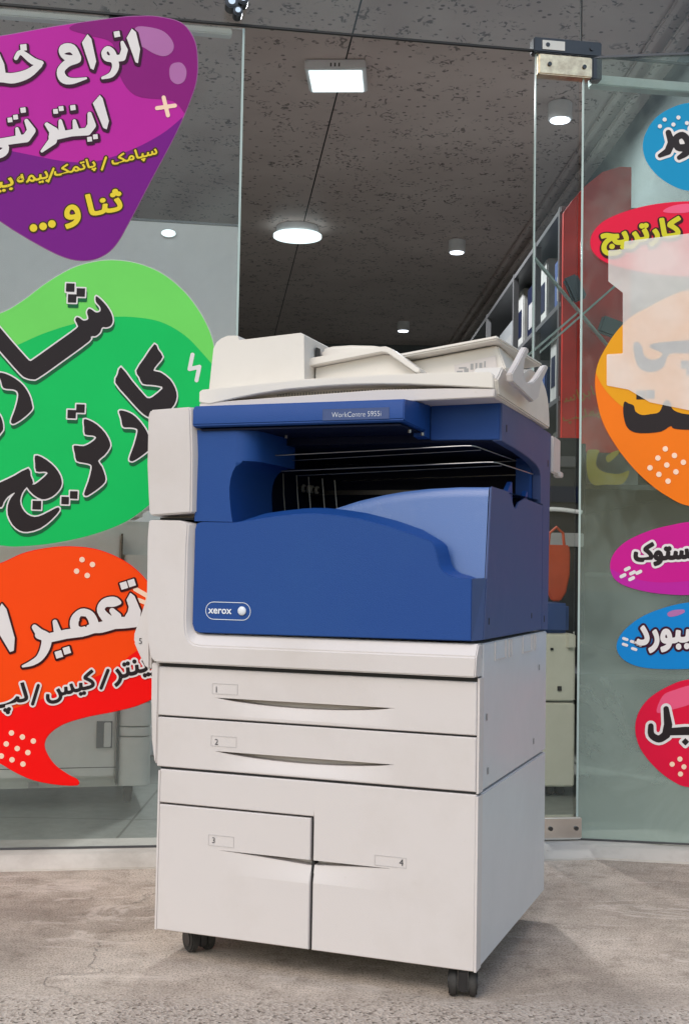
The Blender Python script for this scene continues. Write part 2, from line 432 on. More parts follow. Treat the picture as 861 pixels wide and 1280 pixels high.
# ---- lettering
AR = {'ا': (0xFE8D, 0xFE8E), 'ب': (0xFE8F,), 'پ': (0xFB56,), 'ت': (0xFE95,), 'ث': (0xFE99,), 'ج': (0xFE9D,), 'خ': (0xFEA5,), 'د': (0xFEA9, 0xFEAA),
      'ر': (0xFEAD, 0xFEAE), 'س': (0xFEB1,), 'ش': (0xFEB5,), 'ع': (0xFEC9,), 'ک': (0xFB8E,), 'ل': (0xFEDD,), 'م': (0xFEE1,), 'ن': (0xFEE5,),
      'و': (0xFEED, 0xFEEE), 'ه': (0xFEE9,), 'ی': (0xFBFC,)}
def shape_fa(s, joinleft=False, joinright=False):
    out = []
    for i, ch in enumerate(s):
        if ch not in AR: out.append(ch); continue
        t_ = AR[ch]; two = len(t_) == 2
        prev = s[i - 1] if i else ('ب' if joinright else ' '); nxt = s[i + 1] if i + 1 < len(s) else ('ب' if joinleft else ' ')
        jp = prev in AR and len(AR[prev]) == 1; jn = (nxt in AR) and not two
        if two: out.append(chr(t_[1] if jp else t_[0]))
        else: out.append(chr(t_[0] + (3 if jp and jn else 1 if jp else 2 if jn else 0)))
    return ''.join(reversed(out))
def font_edges(text):
    cu = bpy.data.curves.new('lettering', 'FONT'); cu.body = text; cu.resolution_u = 3
    o = bpy.data.objects.new('lettering', cu); C.objects.link(o)
    bpy.context.view_layer.update()
    me = o.to_mesh(); bm = bmesh.new(); bm.from_mesh(me)
    bmesh.ops.remove_doubles(bm, verts=bm.verts, dist=1e-5)
    E = [(e.verts[0].co.x, e.verts[0].co.y, e.verts[1].co.x, e.verts[1].co.y) for e in bm.edges if len(e.link_faces) == 1]
    bm.free(); o.to_mesh_clear(); bpy.data.objects.remove(o); bpy.data.curves.remove(cu)
    return np.array(E)
def text_shape(text, left, right, height, skew=0):
    """fit lettering between two sheet points (its left and right ends at mid height); height in sheet units"""
    E = font_edges(text); xs = np.concatenate([E[:, 0], E[:, 2]]); ys = np.concatenate([E[:, 1], E[:, 3]])
    x0, x1, y0, y1 = xs.min(), xs.max(), ys.min(), ys.max(); L = np.array(left, float); Rr = np.array(right, float)
    d = Rr - L; nrm = np.array([d[1], -d[0]]) / np.hypot(*d)
    def tr_(x, y):
        u = (x - x0) / (x1 - x0); v = ((y - y0) / (y1 - y0) - .5) * height
        return L[0] + d[0] * u + nrm[0] * v, L[1] + d[1] * u + nrm[1] * v
    return ('e', [(*tr_(a, b), *tr_(c_, d_)) for a, b, c_, d_ in E])
def dot(x, y, r): return ('s', [(x, y, r), (x + .01, y, r)])
def diamond(x, y, r, rot=0):
    return ('p', [(x + r * math.cos(R(rot + 90 * k)), y + r * math.sin(R(rot + 90 * k))) for k in range(4)])
def Z(ox, oy, sc):      # sketch units of an enlarged detail -> sheet units
    def f(pts): return [(ox + q[0] / sc, oy + q[1] / sc) + ((q[2] / sc,) if len(q) > 2 else ()) for q in pts]
    return f
def curve_stroke(pts, sub=4): return ('s', smooth_line(pts, sub))

# ------------------------------------------------------------------ setting
g = MB().add([(-60, -60, 0), (60, -60, 0), (60, 60, 0), (-60, 60, 0)], [(0, 1, 2, 3)]).build('ground', 'asphalt'); g.location.z = -.12; g['kind'] = 'structure'
pv = MB().box(-14, 14, -1.2, 3.55, -.12, 0).build('pavement', 'concrete'); pv['kind'] = 'structure'
kb = MB().box(-14, 14, -1.36, -1.204, -.12, .006).build('kerb', 'facade', bevel=.01); kb['kind'] = 'structure'

YAW = R(9); SH = Matrix.Translation((0, 3.30, 0)) @ Matrix.Rotation(YAW, 4, 'Z')
def S(u, y, z): return SH @ Vector((u, y, z))
def sobj(o): o.matrix_basis = SH; return o
fl = sobj(MB().box(-2.5, 2.5, .12, 9.6, -.1, .024).build('floor', 'tiles')); fl['kind'] = 'structure'
th = sobj(MB().pyz([(-.108, -.02), (-.104, .003), (-.060, .028), (-.050, .030), (.118, .030), (.118, -.02)], -2.5, 2.5).build('threshold', 'marble', bevel=.002)); th['kind'] = 'structure'

tr2 = MB().pyz([(-.100, -.02), (-.096, .003), (-.055, .0245), (-.045, .0265), (.03, .0265), (.03, -.02)], -.02, 1.9).build('threshold_return', 'marble', bevel=.004); tr2.matrix_basis = Matrix.Translation(S(.66, 0, 0)) @ Matrix.Rotation(R(-8), 4, 'Z'); tr2['kind'] = 'structure'
CEIL = 3.2
def ceiling_point(px, py):
    d = CF + CX * ((px - 430.5) / F_PX) - CU * ((py - 640) / F_PX); return CP + d * ((CEIL - CAM_H) / d.z)
s1, s2 = ceiling_point(410, 160), ceiling_point(348, 400)
sdir = (s2 - s1) / (s2.y - s1.y)
def seam_x(y): return s1.x + sdir.x * (y - s1.y)
YB = 13.2
ce = MB()
ce.add([(-2.6, 2.9, CEIL), (seam_x(2.9) - .004, 2.9, CEIL), (seam_x(YB) - .004, YB, CEIL), (-2.6, YB, CEIL)], [(0, 1, 2, 3)])
ce.add([(seam_x(2.9) + .004, 2.9, CEIL), (2.7, 2.9, CEIL), (2.7, YB, CEIL), (seam_x(YB) + .004, YB, CEIL)], [(0, 1, 2, 3)])
ce = ce.build('ceiling', 'ceiling'); ce['kind'] = 'structure'
cb = MB().box(-2.7, 2.8, 2.9, YB + .1, CEIL + .006, CEIL + .2).build('ceiling', 'dark'); cb.name = 'ceiling_slab'; cb['kind'] = 'structure'
# right wall follows the cornice line
def wall_x(y): return 1.56 - .036 * (y - 5)
rw = MB().loft([[(wall_x(3.5), 3.5, 0), (wall_x(3.5) + .15, 3.5, 0), (wall_x(YB) + .15, YB, 0), (wall_x(YB), YB, 0)],
                [(wall_x(3.5), 3.5, CEIL - .001), (wall_x(3.5) + .15, 3.5, CEIL - .001), (wall_x(YB) + .15, YB, CEIL - .001), (wall_x(YB), YB, CEIL - .001)]]).build('right_wall', 'wallgrey')
rw['kind'] = 'structure'
lw = MB().box(-2.62, -2.47, 3.2, YB, 0, CEIL - .001).build('left_wall', 'wallgrey'); lw['kind'] = 'structure'
bw = MB().box(-2.46, 1.3, YB - .12, YB, 0, CEIL - .001).build('back_wall', 'wallgrey'); bw['kind'] = 'structure'
co_ = MB()
for k, (o1, dz) in enumerate(((.0, .0), (.07, .035))):
    co_.loft([[(wall_x(y) - .20 + o1 - .0, y, CEIL - .002 - dz), (wall_x(y) - .16 + o1, y, CEIL - .002 - dz), (wall_x(y) - .16 + o1, y, CEIL - .022 - dz), (wall_x(y) - .20 + o1, y, CEIL - .022 - dz)] for y in (3.56, YB - .13)])
co_ = co_.build('cornice', 'ceiling', bevel=.006); co_['kind'] = 'structure'
# facade around and above the shop front
for nm, a, b, z0, z1 in (('facade_pier', -3.6, -2.5, 0, 3.3), ('facade_pier', 2.52, 3.8, 0, 3.3), ('facade', -6, 6, 3.3, 6.4)):
    o = sobj(MB().box(a, b, -.06, .3, z0, z1).build(nm, 'facade', bevel=.01)); o['kind'] = 'structure'

# ------------------------------------------------------------------ shop front glass
def frame_pane(name, label, parts, mat='glass'):
    root = empty(name, (0, 3.30, 0), YAW, label, 'window')
    for (nm, m, a, b, y0, y1, z0, z1) in parts:
        MB().box(a, b, y0, y1, z0, z1).build(nm, m, root)
    return root
frame_pane('shop_window', 'large clear shop window pane at the left carrying the purple, green and orange stickers',
           [('pane', 'glass', -2.5, -.304, 0, .01, .031, 2.225), ('polished_edge', 'glassedge', -.303, -.297, 0, .01, .031, 2.225), ('bottom_seal', 'ink', -2.5, -.304, -.003, -.0005, .0305, .036)])
frame_pane('transom_window', 'wide glass pane above the doorway, its dark lower edge over the open entrance',
           [('pane', 'glass', -2.5, .654, 0, .01, 2.238, 3.19), ('pane', 'glass', .659, 2.5, 0, .01, 2.238, 3.19),
            ('joint_seal', 'dark', .6545, .6585, 0, .01, 2.238, 3.19), ('lower_edge', 'dark', -2.5, 2.5, .0005, .0095, 2.232, 2.2375)])
frame_pane('side_window', 'narrow clear glass strip between the open doorway and the right sticker pane',
           [('pane', 'glassside', .526, .651, 0, .01, .031, 2.228), ('polished_edge', 'glassedge', .5225, .5255, 0, .01, .031, 2.228)])
RP = S(.66, 0, 0); RYAW = R(-8)
root = empty('shop_window', RP, RYAW, 'dusty glass pane at the right carrying blue, red, orange and magenta stickers', 'window')  # its haze is dust and painted reflections together
MB().box(.006, 2.0, 0, .01, .031, 2.222).build('pane', 'glassright', root)
MB().box(0, .0055, 0, .01, .031, 2.222).build('polished_edge', 'glassedge', root)
MB().box(.006, 2.0, -.003, -.0005, .0305, .0355).build('bottom_seal', 'ink', root)
MB().box(.006, 2.0, .0, .012, 2.2225, 2.229).build('top_edge', 'darksteel', root)

r = empty('window_rail', (0, 3.30, 0), YAW, 'white metal rail along the top inner edge of the left window', 'rail')
MB().box(-2.5, -.33, .02, .05, 2.213, 2.231).build('rail', 'railwhite', r, bevel=.003)
MB().box(-.66, -.62, .014, .056, 2.205, 2.238).build('bracket', 'darksteel', r, bevel=.002)
r = empty('window_rail', (0, 3.30, 0), YAW, 'scuffed white metal rail behind the top of the right window', 'rail')
MB().box(.72, 2.2, .08, .12, 2.185, 2.215).build('rail', 'railwhite', r, bevel=.003)

# patch fittings
def patch(u0, u1, z0, z1, label, mat, slot=True):
    r = empty('patch_fitting', S((u0 + u1) / 2, 0, z0), YAW, label, 'glass clamp', 'metal clamps holding the door glass')
    h = (u1 - u0) / 2
    MB().box(-h, h, -.014, .024, 0, z1 - z0).build('cover', mat, r, bevel=.003)
    MB().cyl((-h * .6, -.0145, (z1 - z0) / 2), (-h * .6, -.018, (z1 - z0) / 2), .006).build('screw', 'darksteel', r)
    MB().cyl((h * .7, -.0145, (z1 - z0) / 2), (h * .7, -.018, (z1 - z0) / 2), .006).build('screw', 'darksteel', r)
    return r
p1 = patch(.512, .712, 2.225, 2.268, 'dark steel clamp with a paper scrap, upper of the pair above the doorway corner', 'darksteel')
MB().box(-.075, -.01, -.0165, -.0145, .008, .034).build('paper_scrap', 'railwhite', p1)
patch(.527, .684, 2.163, 2.221, 'shiny copper-toned clamp, lower of the pair above the doorway corner', 'brass')
MB().box(.685, .714, -.012, .022, 2.160, 2.224).build('hinge_block', 'darksteel', None, bevel=.003)
hb_ = bpy.data.objects['hinge_block']; hb_.name = 'hinge_block'; hb_.matrix_basis = SH; tag(hb_, 'small black hinge block at the right end of the upper door clamps', 'hinge')
patch(.56, .672, .034, .095, 'worn metal floor clamp at the foot of the door glass', 'chrome')

# spider fitting
r = empty('glass_connector', S(-.318, -.03, 2.262), YAW, 'dark metal glass connector with round discs at the top of the left window', 'connector')
for nm, x, z, rr in (('disc', -.018, .015, .017), ('disc', .012, .026, .015), ('disc', -.001, -.008, .013)):
    MB().cyl((x, -.012, z), (x, .03, z), rr, 24).build(nm, 'darksteel', r, bevel=.003)
    MB().cyl((x, -.016, z), (x, -.012, z), rr * .55, 20).build('cap', 'chrome', r)
MB().box(-.012, .008, 0, .02, -.01, .03).build('arm', 'darksteel', r, bevel=.003)

# ------------------------------------------------------------------ interior: lamps
def ceiling_lamp(name, label, px, py, r, h, kind, group, power):
    c = ceiling_point(px, py); root = empty(name, (c.x, c.y, CEIL - .001), 0, label, 'ceiling lamp', group)
    if kind == 'square':
        MB().box(-r, r, -r, r, -h, 0).build('housing', 'lampbody', root, bevel=.006)
        MB().box(-r + .018, r - .018, -r + .018, r - .018, -h - .004, -h - .0005).build('diffuser', 'lamp', root)
        for k in (-1, 0, 1): MB().box(k * .02 - .003, k * .02 + .003, -r - .0015, -r + .001, -h * .75, -h * .4).build('vent_slot', 'dark', root)
        root.rotation_euler.z = R(-3)
    else:
        MB().cyl((0, 0, 0), (0, 0, -h), r * (.86 if kind == 'round' else 1), 40).build('housing', 'lampbody', root, bevel=.004)
        MB().cyl((0, 0, -h - .0005), (0, 0, -h - (.016 if kind == 'round' else .005)), r * .98 if kind == 'round' else r * .8, 40).build('diffuser', 'lamp' if kind == 'round' else 'lampsmall', root)
    li = bpy.data.lights.new(name + '_light', 'AREA'); li.shape = 'DISK'; li.size = r * 1.8; li.energy = power; li.color = (.96, .98, 1)
    lo = bpy.data.objects.new('bulb', li); C.objects.link(lo); lo.parent = root; lo.location = (0, 0, -h - .012)
    return root
ceiling_lamp('panel_lamp', 'square white panel lamp glowing on the ceiling nearest the doorway', 421, 88, .145, .05, 'square', None, 95)
ceiling_lamp('round_lamp', 'large round disc lamp glowing on the ceiling behind the square one', 372, 283, .175, .06, 'round', None, 100)
ceiling_lamp('spot_lamp', 'small cylindrical spot lamp in the middle of the ceiling, right of the round disc lamp', 571, 300, .062, .09, 'spot', 'small ceiling spots', 11)
ceiling_lamp('spot_lamp', 'small cylindrical spot lamp farthest back, just above the document feeder', 504, 402, .062, .09, 'spot', 'small ceiling spots', 11)
ceiling_lamp('spot_lamp', 'small bright spot lamp seen through the narrow glass strip under the clamps', 700, 128, .062, .09, 'spot', 'small ceiling spots', 11)

# pale board added for the street reflection in the left window
PT = Matrix.Translation((0, 4.9, 0)) @ Matrix.Rotation(YAW, 4, 'Z')
M['partition'] = plain('pale_reflection', (.86, .86, .87, 1), .4, nscale=2)  # material of the added reflection board
o = empty('partition', (0, 4.9, 0), YAW, 'pale grey partition board standing inside behind the left window', 'partition')  # added board, stands in for the street reflection in the left glass
MB().box(-2.4, -.445, 0, .05, .03, 2.125).build('panel', 'partition', o, bevel=.002)  # panel and trim belong to the added reflection board
MB().box(-2.4, -.445, -.002, .052, 2.1255, 2.135).build('top_trim', 'grey', o)
r = empty('spot_lamp', PT @ Vector((-.725, -.003, 2.078)), YAW, 'small oval lamp glowing on the pale partition below the purple sticker', 'wall lamp')  # the pale partition here is the added reflection board
MB().cyl((0, 0, 0), (0, -.012, 0), .03, 28).build('housing', 'lampbody', r)
MB().cyl((0, -.0125, 0), (0, -.016, 0), .027, 28).build('diffuser', 'lamp', r)
for q in [o_ for o_ in bpy.data.objects if o_.parent == r]: q.scale = (1, 1, .52)

# ------------------------------------------------------------------ interior: copiers and shelf
def old_copier():
    r = empty('office_copier', (-.575, 3.757, 0), R(14), 'large grey-green office copier behind the orange speech bubble sticker', 'photocopier')
    MB().box(-.95, -.001, .05, .6, .085, .90).build('body', 'copier', r, bevel=.012)
    MB().box(-.944, -.105, .012, .049, .12, .86).build('front_door', 'copier', r, bevel=.006)
    hd = MB().box(-.165, -.088 - .03, .006, .0115, .21, .29).build('handle_recess', 'ink', r)
    MB().box(-.143, -.122, .001, .0058, .213, .287).build('grip', 'copier', hd, bevel=.002)
    MB().box(-.1045, -.1015, .0, .048, .10, .86).build('seam', 'dark', r)
    MB().box(-.944, -.105, .0115, .0121, .150, .1525).build('seam', 'dark', r)
    # ribbed side column, rounded
    n = 10; pts = [(-.10, .03), (-.095, .012), (-.06, .0)] + [(-.03 + .03 * math.sin(R(a)), .03 - .03 * math.cos(R(a))) for a in range(0, 91, 15)] + [(0, .3), (-.10, .3)]
    z = .095
    for z1 in (.245, .275, .35, .46, .56, .80):
        MB().loft([[(x, y, z) for x, y in pts], [(x, y, z1 - .004) for x, y in pts]]).build('corner_cover', 'copier', r, bevel=.002)
        z = z1
    MB().box(-.95, -.02, .03, .4, .84 + .075, .99).build('upper_unit', 'copier', r, bevel=.02)
    v = MB()
    for k in range(8): v.box(-.43 + k * .008, -.426 + k * .008, .026, .031, .845, .89)
    v.build('vent', 'dark', r)
    for x in (-.06, -.5, -.9):
        for y in (.12, .5):
            c_ = MB().cyl((x - .012, y, .053), (x + .012, y, .053), .028, 20).build('caster', 'rubber', r, bevel=.003)
            MB().box(x - .015, x + .015, y - .015, y + .015, .06, .086).build('fork', 'darksteel', c_)
    MB().box(-.36, -.33, .045, .049, .088, .105).build('latch', 'greyplastic', r)
old_copier()

r = empty('office_copier', (.772, 4.067, 0), R(5), 'low beige cabinet copier standing in the doorway right of the main machine', 'photocopier')
MB().box(-.56, 0, .0, .5, .34, .56).build('upper_body', 'copier2', r, bevel=.005)
MB().box(-.56, 0, .0, .5, .06, .335).build('lower_body', 'copier2', r, bevel=.005)
MB().box(-.06, -.046, -.003, -.0005, .375, .39).build('lock', 'dark', r)
MB().box(-.085, -.075, -.003, -.0005, .508, .516).build('keyhole', 'dark', r)
MB().box(-.03, -.0015, -.012, .2, .515, .562).build('corner_bracket', 'copier2', r, bevel=.004)
for x in (-.07, -.035, -.5):
    c_ = MB().cyl((x - .012, .06, .052), (x + .012, .06, .052), .027, 20).build('caster', 'rubber', r, bevel=.003)
    MB().box(x - .01, x + .01, .05, .075, .055, .062).build('fork', 'darksteel', c_)
o = tag(MB().box(-.2, .1, 0, .22, 0, .1).build('crate', 'boxblue', bevel=.01), 'dark blue crate lying on the beige cabinet copier', 'crate'); o.location = (.66, 4.12, .562)
# hanging orange-red bag
bg = MB(); 
bg.loft([[(x * k, .03 + y * k * .6, z) for x, y in ((-.045, -.02), (.045, -.024), (.05, .02), (-.04, .024))] for z, k in ((0, .35), (.03, .75), (.09, 1), (.16, 1.02), (.19, .95))])
bag = empty('cloth_bag', (.725, 4.10, .668), .3, 'orange-red cloth bag standing on the dark blue crate beside the blue machine', 'bag')
bg.build('body', 'orange', bag, bevel=.008)
MB().tube([(-.03, .03, .185), (-.025, .03, .23), (0, .03, .25), (.025, .03, .23), (.03, .03, .185)], .005).build('handle', 'orange', bag)
# shelf unit along the right wall
sh = empty('shelf_unit', (.845, 4.84, 0), R(1.4), 'tall glass-fronted shelf unit along the right wall inside the shop', 'shelf')
M['shelfgrey'] = plain('shelf_steel', (.10, .10, .105, 1), .4)
for y in (0.02, .55, 1.15, 2.1, 3.2, 4.4):
    MB().box(0, .025, y, y + .03, .03, 2.24).build('upright', 'shelfgrey', sh)
MB().box(.58, .60, 0, 4.5, .03, 2.24).build('back_panel', 'dark', sh)
for z in (.35, .75, 1.1, 1.45, 1.83, 2.215): MB().box(.002, .575, .0, 4.5, z, z + .02).build('shelf_board', 'shelfgrey', sh)
# grey device with a curved pale tube behind it
dv = empty('desk_fan_heater', (.76, 4.45, 0), 0, 'tall dark appliance with a pale curved tube, behind the orange-red bag', 'appliance'); dv.name = 'appliance'
MB().box(-.18, .12, 0, .3, .5, 1.26).build('body', 'dark', dv, bevel=.02)
MB().box(-.16, .10, -.010, -.001, 1.02, 1.08).build('upper_band', 'navy', dv, bevel=.003)
MB().box(-.12, .08, -.010, -.001, 1.15, 1.19).build('vent_band', 'shelfgrey', dv, bevel=.003)
MB().tube(smooth_line([(-.17, -.02, .955), (-.10, -.02, .985), (0, -.02, .995), (.1, -.02, .985)], 5), .008).build('curved_tube', 'lampbody', dv, smooth=True)
MB().box(-.17, .11, -.012, -.001, .86, .91).build('front_band', 'greyplastic', dv, bevel=.003)

# merchandise on the shelves
items = [(.08, .30, 1.471, .28, 'boxblue'), (.36, .5, 1.471, .33, 'boxwhite'), (.62, .85, 1.471, .22, 'boxblue'), (.9, 1.12, 1.471, .3, 'grey'), (.1, .42, 1.851, .26, 'boxblue'), (.6, .80, 1.851, .33, 'boxwhite'),
         (.86, 1.1, 1.851, .30, 'navy'), (1.22, 1.42, 1.851, .34, 'boxwhite'), (1.48, 2.0, 1.851, .25, 'grey'), (.15, .45, 1.121, .25, 'boxwhite'), (.6, .95, 1.121, .24, 'navy'), (1.2, 1.6, 1.471, .28, 'boxblue'), (1.65, 2.0, 1.471, .2, 'red')]
cols = {'boxblue': 'dark blue', 'boxwhite': 'off-white', 'grey': 'grey', 'navy': 'near-black', 'red': 'dark red'}
for k, (a, b, z, h, m) in enumerate(items):
    row = {1.471: 'middle', 1.851: 'top', 1.121: 'lower'}[z]
    o = empty('storage_box', sh.matrix_basis @ Vector((.06, a, z)), R(1.4),
              '%s box on the %s board of the right wall shelf, %s' % (cols[m], row, ['nearest the window', 'next to a blue box', 'third from the window', 'fourth along', 'nearest the window', 'behind an upright', 'third along', 'tall, fourth along', 'wide, at the back', 'nearest on its board', 'behind the pale one', 'far back behind grey', 'last and smallest'][k]), 'box', 'boxes on the wall shelf')
    MB().box(0, .30, 0, b - a, 0, h).build('carton', m, o, bevel=.006)
    MB().box(-.002, -.0004, (b - a) * .2, (b - a) * .8, h * .3, h * .7).build('label_patch', 'greyplastic' if m != 'boxwhite' else 'navy', o)

# red board with an arched top on the end of the shelf
q5 = R(5); rbP = Vector((0, 4.7, 0)); rbn = Vector((-math.sin(q5), math.cos(q5), 0)); RB = Matrix.Translation(rbP) @ Matrix.Rotation(q5, 4, 'Z')
rb = empty('sign_board', rbP, q5, 'dark red board with arched top and yellow Persian lettering hung inside the right window', 'sign')
ol = [(.845, 1.24), (1.118, 1.24), (1.118, 2.385), (1.07, 2.385), (1.0, 2.36), (.93, 2.30), (.88, 2.24), (.845, 2.19)]
MB().pxz([(x / math.cos(q5), z) for x, z in ol], 0, .02).build('board', 'red', rb, bevel=.002)
rb3 = on_plane(rbP, rbn, .002)
M['dimyellow'] = plain('dim_yellow_print', (.45, .16, .03, 1), .5)
for tx, a, b, h in ((shape_fa('لابراس', joinleft=True), (704, 499), (748, 488), 16), (shape_fa('سپهلیپ'), (703, 524), (764, 512), 15)):
    art('lettering', 'dimyellow', rb, [text_shape(tx, a, b, h)], rb3, .35, .8)
za = Z(640, 380, 3.765)
rb4 = on_plane(rbP, rbn, .003)
art('lettering', 'yellow', rb, [('p', smooth_loop(za([(350, 700), (375, 685), (410, 690), (400, 715), (395, 760), (430, 790), (500, 800), (550, 785), (520, 845), (440, 850), (380, 850), (352, 800)]), 4)),
                                ('p', smooth_loop(za([(440, 720), (475, 695), (510, 690), (480, 725), (450, 745)]), 3))], rb4, 0, .8)
for k, (pa, pb) in enumerate((((668, 322), (772, 447)), ((676, 440), (776, 352)), ((652, 452), (722, 392)))):
    A1 = on_plane(Vector((0, 4.55 - .04 * k, 0)), rbn, 0)(*pa); B1 = on_plane(Vector((0, 4.62 - .04 * k, 0)), rbn, 0)(*pb)
    g_ = MB().loft([[A1, B1, B1 + Vector((0, .03, 0)), A1 + Vector((0, .03, 0))], [A1 + Vector((0, 0, .010)), B1 + Vector((0, 0, .010)), B1 + Vector((0, .03, .010)), A1 + Vector((0, .03, .010))]]).build('glass_shelf', 'glassedge')
    tag(g_, ['slanted greenish glass strip running down to the right before the red board', 'slanted greenish glass strip rising to the right before the red board', 'short slanted glass strip beside the forked paper stop'][k], 'glass strip', 'glass strips by the red board')
# glossy plastic packs hanging in front of the board
for k, (x, z, w_, h_) in enumerate(((.86, 1.80, .06, .10), (.98, 1.66, .12, .07), (.95, 1.98, .09, .06))):
    o = MB().box(-w_ / 2, w_ / 2, -.012, .012, 0, h_).build('plastic_pack', 'darksteel', bevel=.008); o.location = (x + .02, 4.60, z); o.rotation_euler = (0, R((-25, 18, 8)[k]), R(5))
    tag(o, ['small tilted grey plastic pack hanging low against the red board', 'wide grey plastic pack hanging over the red board lettering', 'grey plastic pack highest on the red board'][k], 'package', 'packs hung on the red board')

# ------------------------------------------------------------------ the blue and white photocopier
OM = Vector((0.2434984, 2.1837037, 0)); AM = 0.3600280
mc = empty('photocopier', OM, -AM, 'tall white and blue office photocopier on casters standing outside in front of the shop', 'photocopier')
W, D = .640, .612

def front_grid(name, x0, x1, z0, z1, pocket, mat='white', depth=.012):
    """a drawer front as a real relief: under a straight lip (z) a finger slot of height slot(x) and depth deep(x), then a shallow scoop
    that runs out to the face at z - drop"""
    nx = 96; xs = [x0, x0 + .0016] + [x0 + (x1 - x0) * i / nx for i in range(1, nx)] + [x1 - .0016, x1]
    zl, drop, slot, deep, scoop = (pocket[k] for k in ('z', 'drop', 'slot', 'deep', 'scoop'))
    rows = []
    for z in [z1, z1 - .0016] + list(np.linspace(z1 - .004, zl, 7)): rows.append([(x, 0, z) for x in xs])
    rows.append([(x, 0, zl - .0003) for x in xs])
    rows.append([(x, deep(x), zl - .0006) for x in xs])
    for v in (.5, 1.0): rows.append([(x, deep(x) * (1 - .1 * v), zl - .0006 - slot(x) * v) for x in xs])
    for v in (0, .12, .25, .4, .55, .7, .85, 1): rows.append([(x, scoop(x) * (1 - v) ** 1.1, zl - .0010 - slot(x) - (drop - .0010 - slot(x)) * v) for x in xs])
    for z in list(np.linspace(zl - drop, z0 + .0016, 7))[1:] + [z0]: rows.append([(x, 0, z) for x in xs])
    V = [p_ for r_ in rows for p_ in r_]; n = len(xs); nr = len(rows); Fq = []
    for j in range(nr - 1):
        for i in range(n - 1): Fq.append((j * n + i, j * n + i + 1, (j + 1) * n + i + 1, (j + 1) * n + i))
    rim = list(range(n)) + [j * n + n - 1 for j in range(1, nr)] + [(nr - 1) * n + i for i in range(n - 2, -1, -1)] + [j * n for j in range(nr - 2, 0, -1)]
    k = len(V); m = len(rim)
    V += [(x, max(y, 0) + depth, z) for x, y, z in (V[i] for i in rim)]
    for i in range(m): Fq.append((rim[i], rim[(i + 1) % m], k + (i + 1) % m, k + i))
    def soft(q, i):
        x, y, z = q; e = min(x - x0, x1 - x, z - z0, z1 - z)
        return (x, y + .0018, z) if e < .0005 and y < .004 and not (x - x0 < .0005 and z > .302 and z1 - z > .0005) else q
    V = [soft(q, i) if i < k else q for i, q in enumerate(V)]
    return MB().add(V, Fq).build(name, mat, mc)

crescent = lambda xa, xb, d: (lambda x: d * max(0, 1 - ((x - (xa + xb) / 2) / ((xb - xa) / 2)) ** 2) ** .8 if xa < x < xb else 0)
# lower cabinet
MB().box(-W + .001, -.001, .037, D, .056, .3625).build('lower_cabinet', 'panel', mc, bevel=.002)
MB().box(-W + .006, -.006, .0345, .0365, .058, .3575).build('drawer_cavity', 'dark', mc)
MB().box(-.0035, .0005, .004, .0365, .056, .3625).build('side_rail', 'white', mc)
MB().box(-W - .0005, -W + .0035, .004, .0365, .056, .3625).build('side_rail', 'white', mc)
def stamp(text, x, z, h, mat, parent, y=-.0012, wdt=None, lvl=0.0):
    E = font_edges(text); xs = np.concatenate([E[:, 0], E[:, 2]]); ys = np.concatenate([E[:, 1], E[:, 3]])
    sc = h / (ys.max() - ys.min()); sx = sc if wdt is None else wdt / (xs.max() - xs.min())
    E2 = [((a - xs.min()) * sx, (b_ - ys.min()) * sc, (c_ - xs.min()) * sx, (d_ - ys.min()) * sc) for a, b_, c_, d_ in E]
    V, Fc = contour([('e', E2)], lambda u, v: (x + u, y, z + v), lvl, h / 24)
    return MB().add(V, Fc).build('lettering', mat, parent)
def frame_mark(x0, x1, z0, z1, parent, y=-.0008, mat='line', th=.0007):
    b = MB(); b.box(x0, x1, y, y + .0004, z1 - th, z1); b.box(x0, x1, y, y + .0004, z0, z0 + th); b.box(x0, x0 + th, y, y + .0004, z0 + th, z1 - th); b.box(x1 - th, x1, y, y + .0004, z0 + th, z1 - th)
    return b.build('label_frame', mat, parent)
dr3 = front_grid('drawer', -W + .004, -.3175, .057, .2975, dict(z=.2215, drop=.044, slot=lambda x: .0110 * max(0, min(1, (x + .495) / .17)) ** 1.2 + .0001, deep=lambda x: .030 * max(0, min(1, (x + .505) / .1)), scoop=lambda x: .0085 * max(0, min(1, (x + .505) / .18))))
dr4 = front_grid('drawer', -.3115, -.003, .057, .3655, dict(z=.2215, drop=.042, slot=lambda x: .0095 * max(0, min(1, (-.165 - x) / .14)) ** 1.2 + .0001, deep=lambda x: .030 * max(0, min(1, (-.16 - x) / .08)), scoop=lambda x: .0085 * max(0, min(1, (-.16 - x) / .14))))
for d_ in (dr3, dr4): d_.location.y = .003
MB().add([(-W + .004, .0018, .3013), (-.3115, .0018, .3013), (-.3115, .0, .3030), (-.3115, .0, .3637), (-.3115, .0018, .3655), (-W + .004, .0018, .3655), (-W + .0055, 0, .3030), (-W + .0055, 0, .3637), (-W + .004, .012, .3013), (-.3115, .012, .3013), (-.3115, .012, .3655), (-W + .004, .012, .3655)],
    [(6, 2, 3, 7), (0, 1, 2, 6), (7, 3, 4, 5), (0, 6, 7, 5), (0, 8, 9, 1), (5, 4, 10, 11), (0, 5, 11, 8), (8, 11, 10, 9)]).build('drawer_top_strip', 'white', dr4)
stamp('3', -.5195, .2335, .0112, 'ink', dr3); frame_mark(-.528, -.474, .2285, .249, dr3)
stamp('4', -.1435, .2285, .0118, 'ink', dr4); frame_mark(-.191, -.130, .2245, .243, dr4)
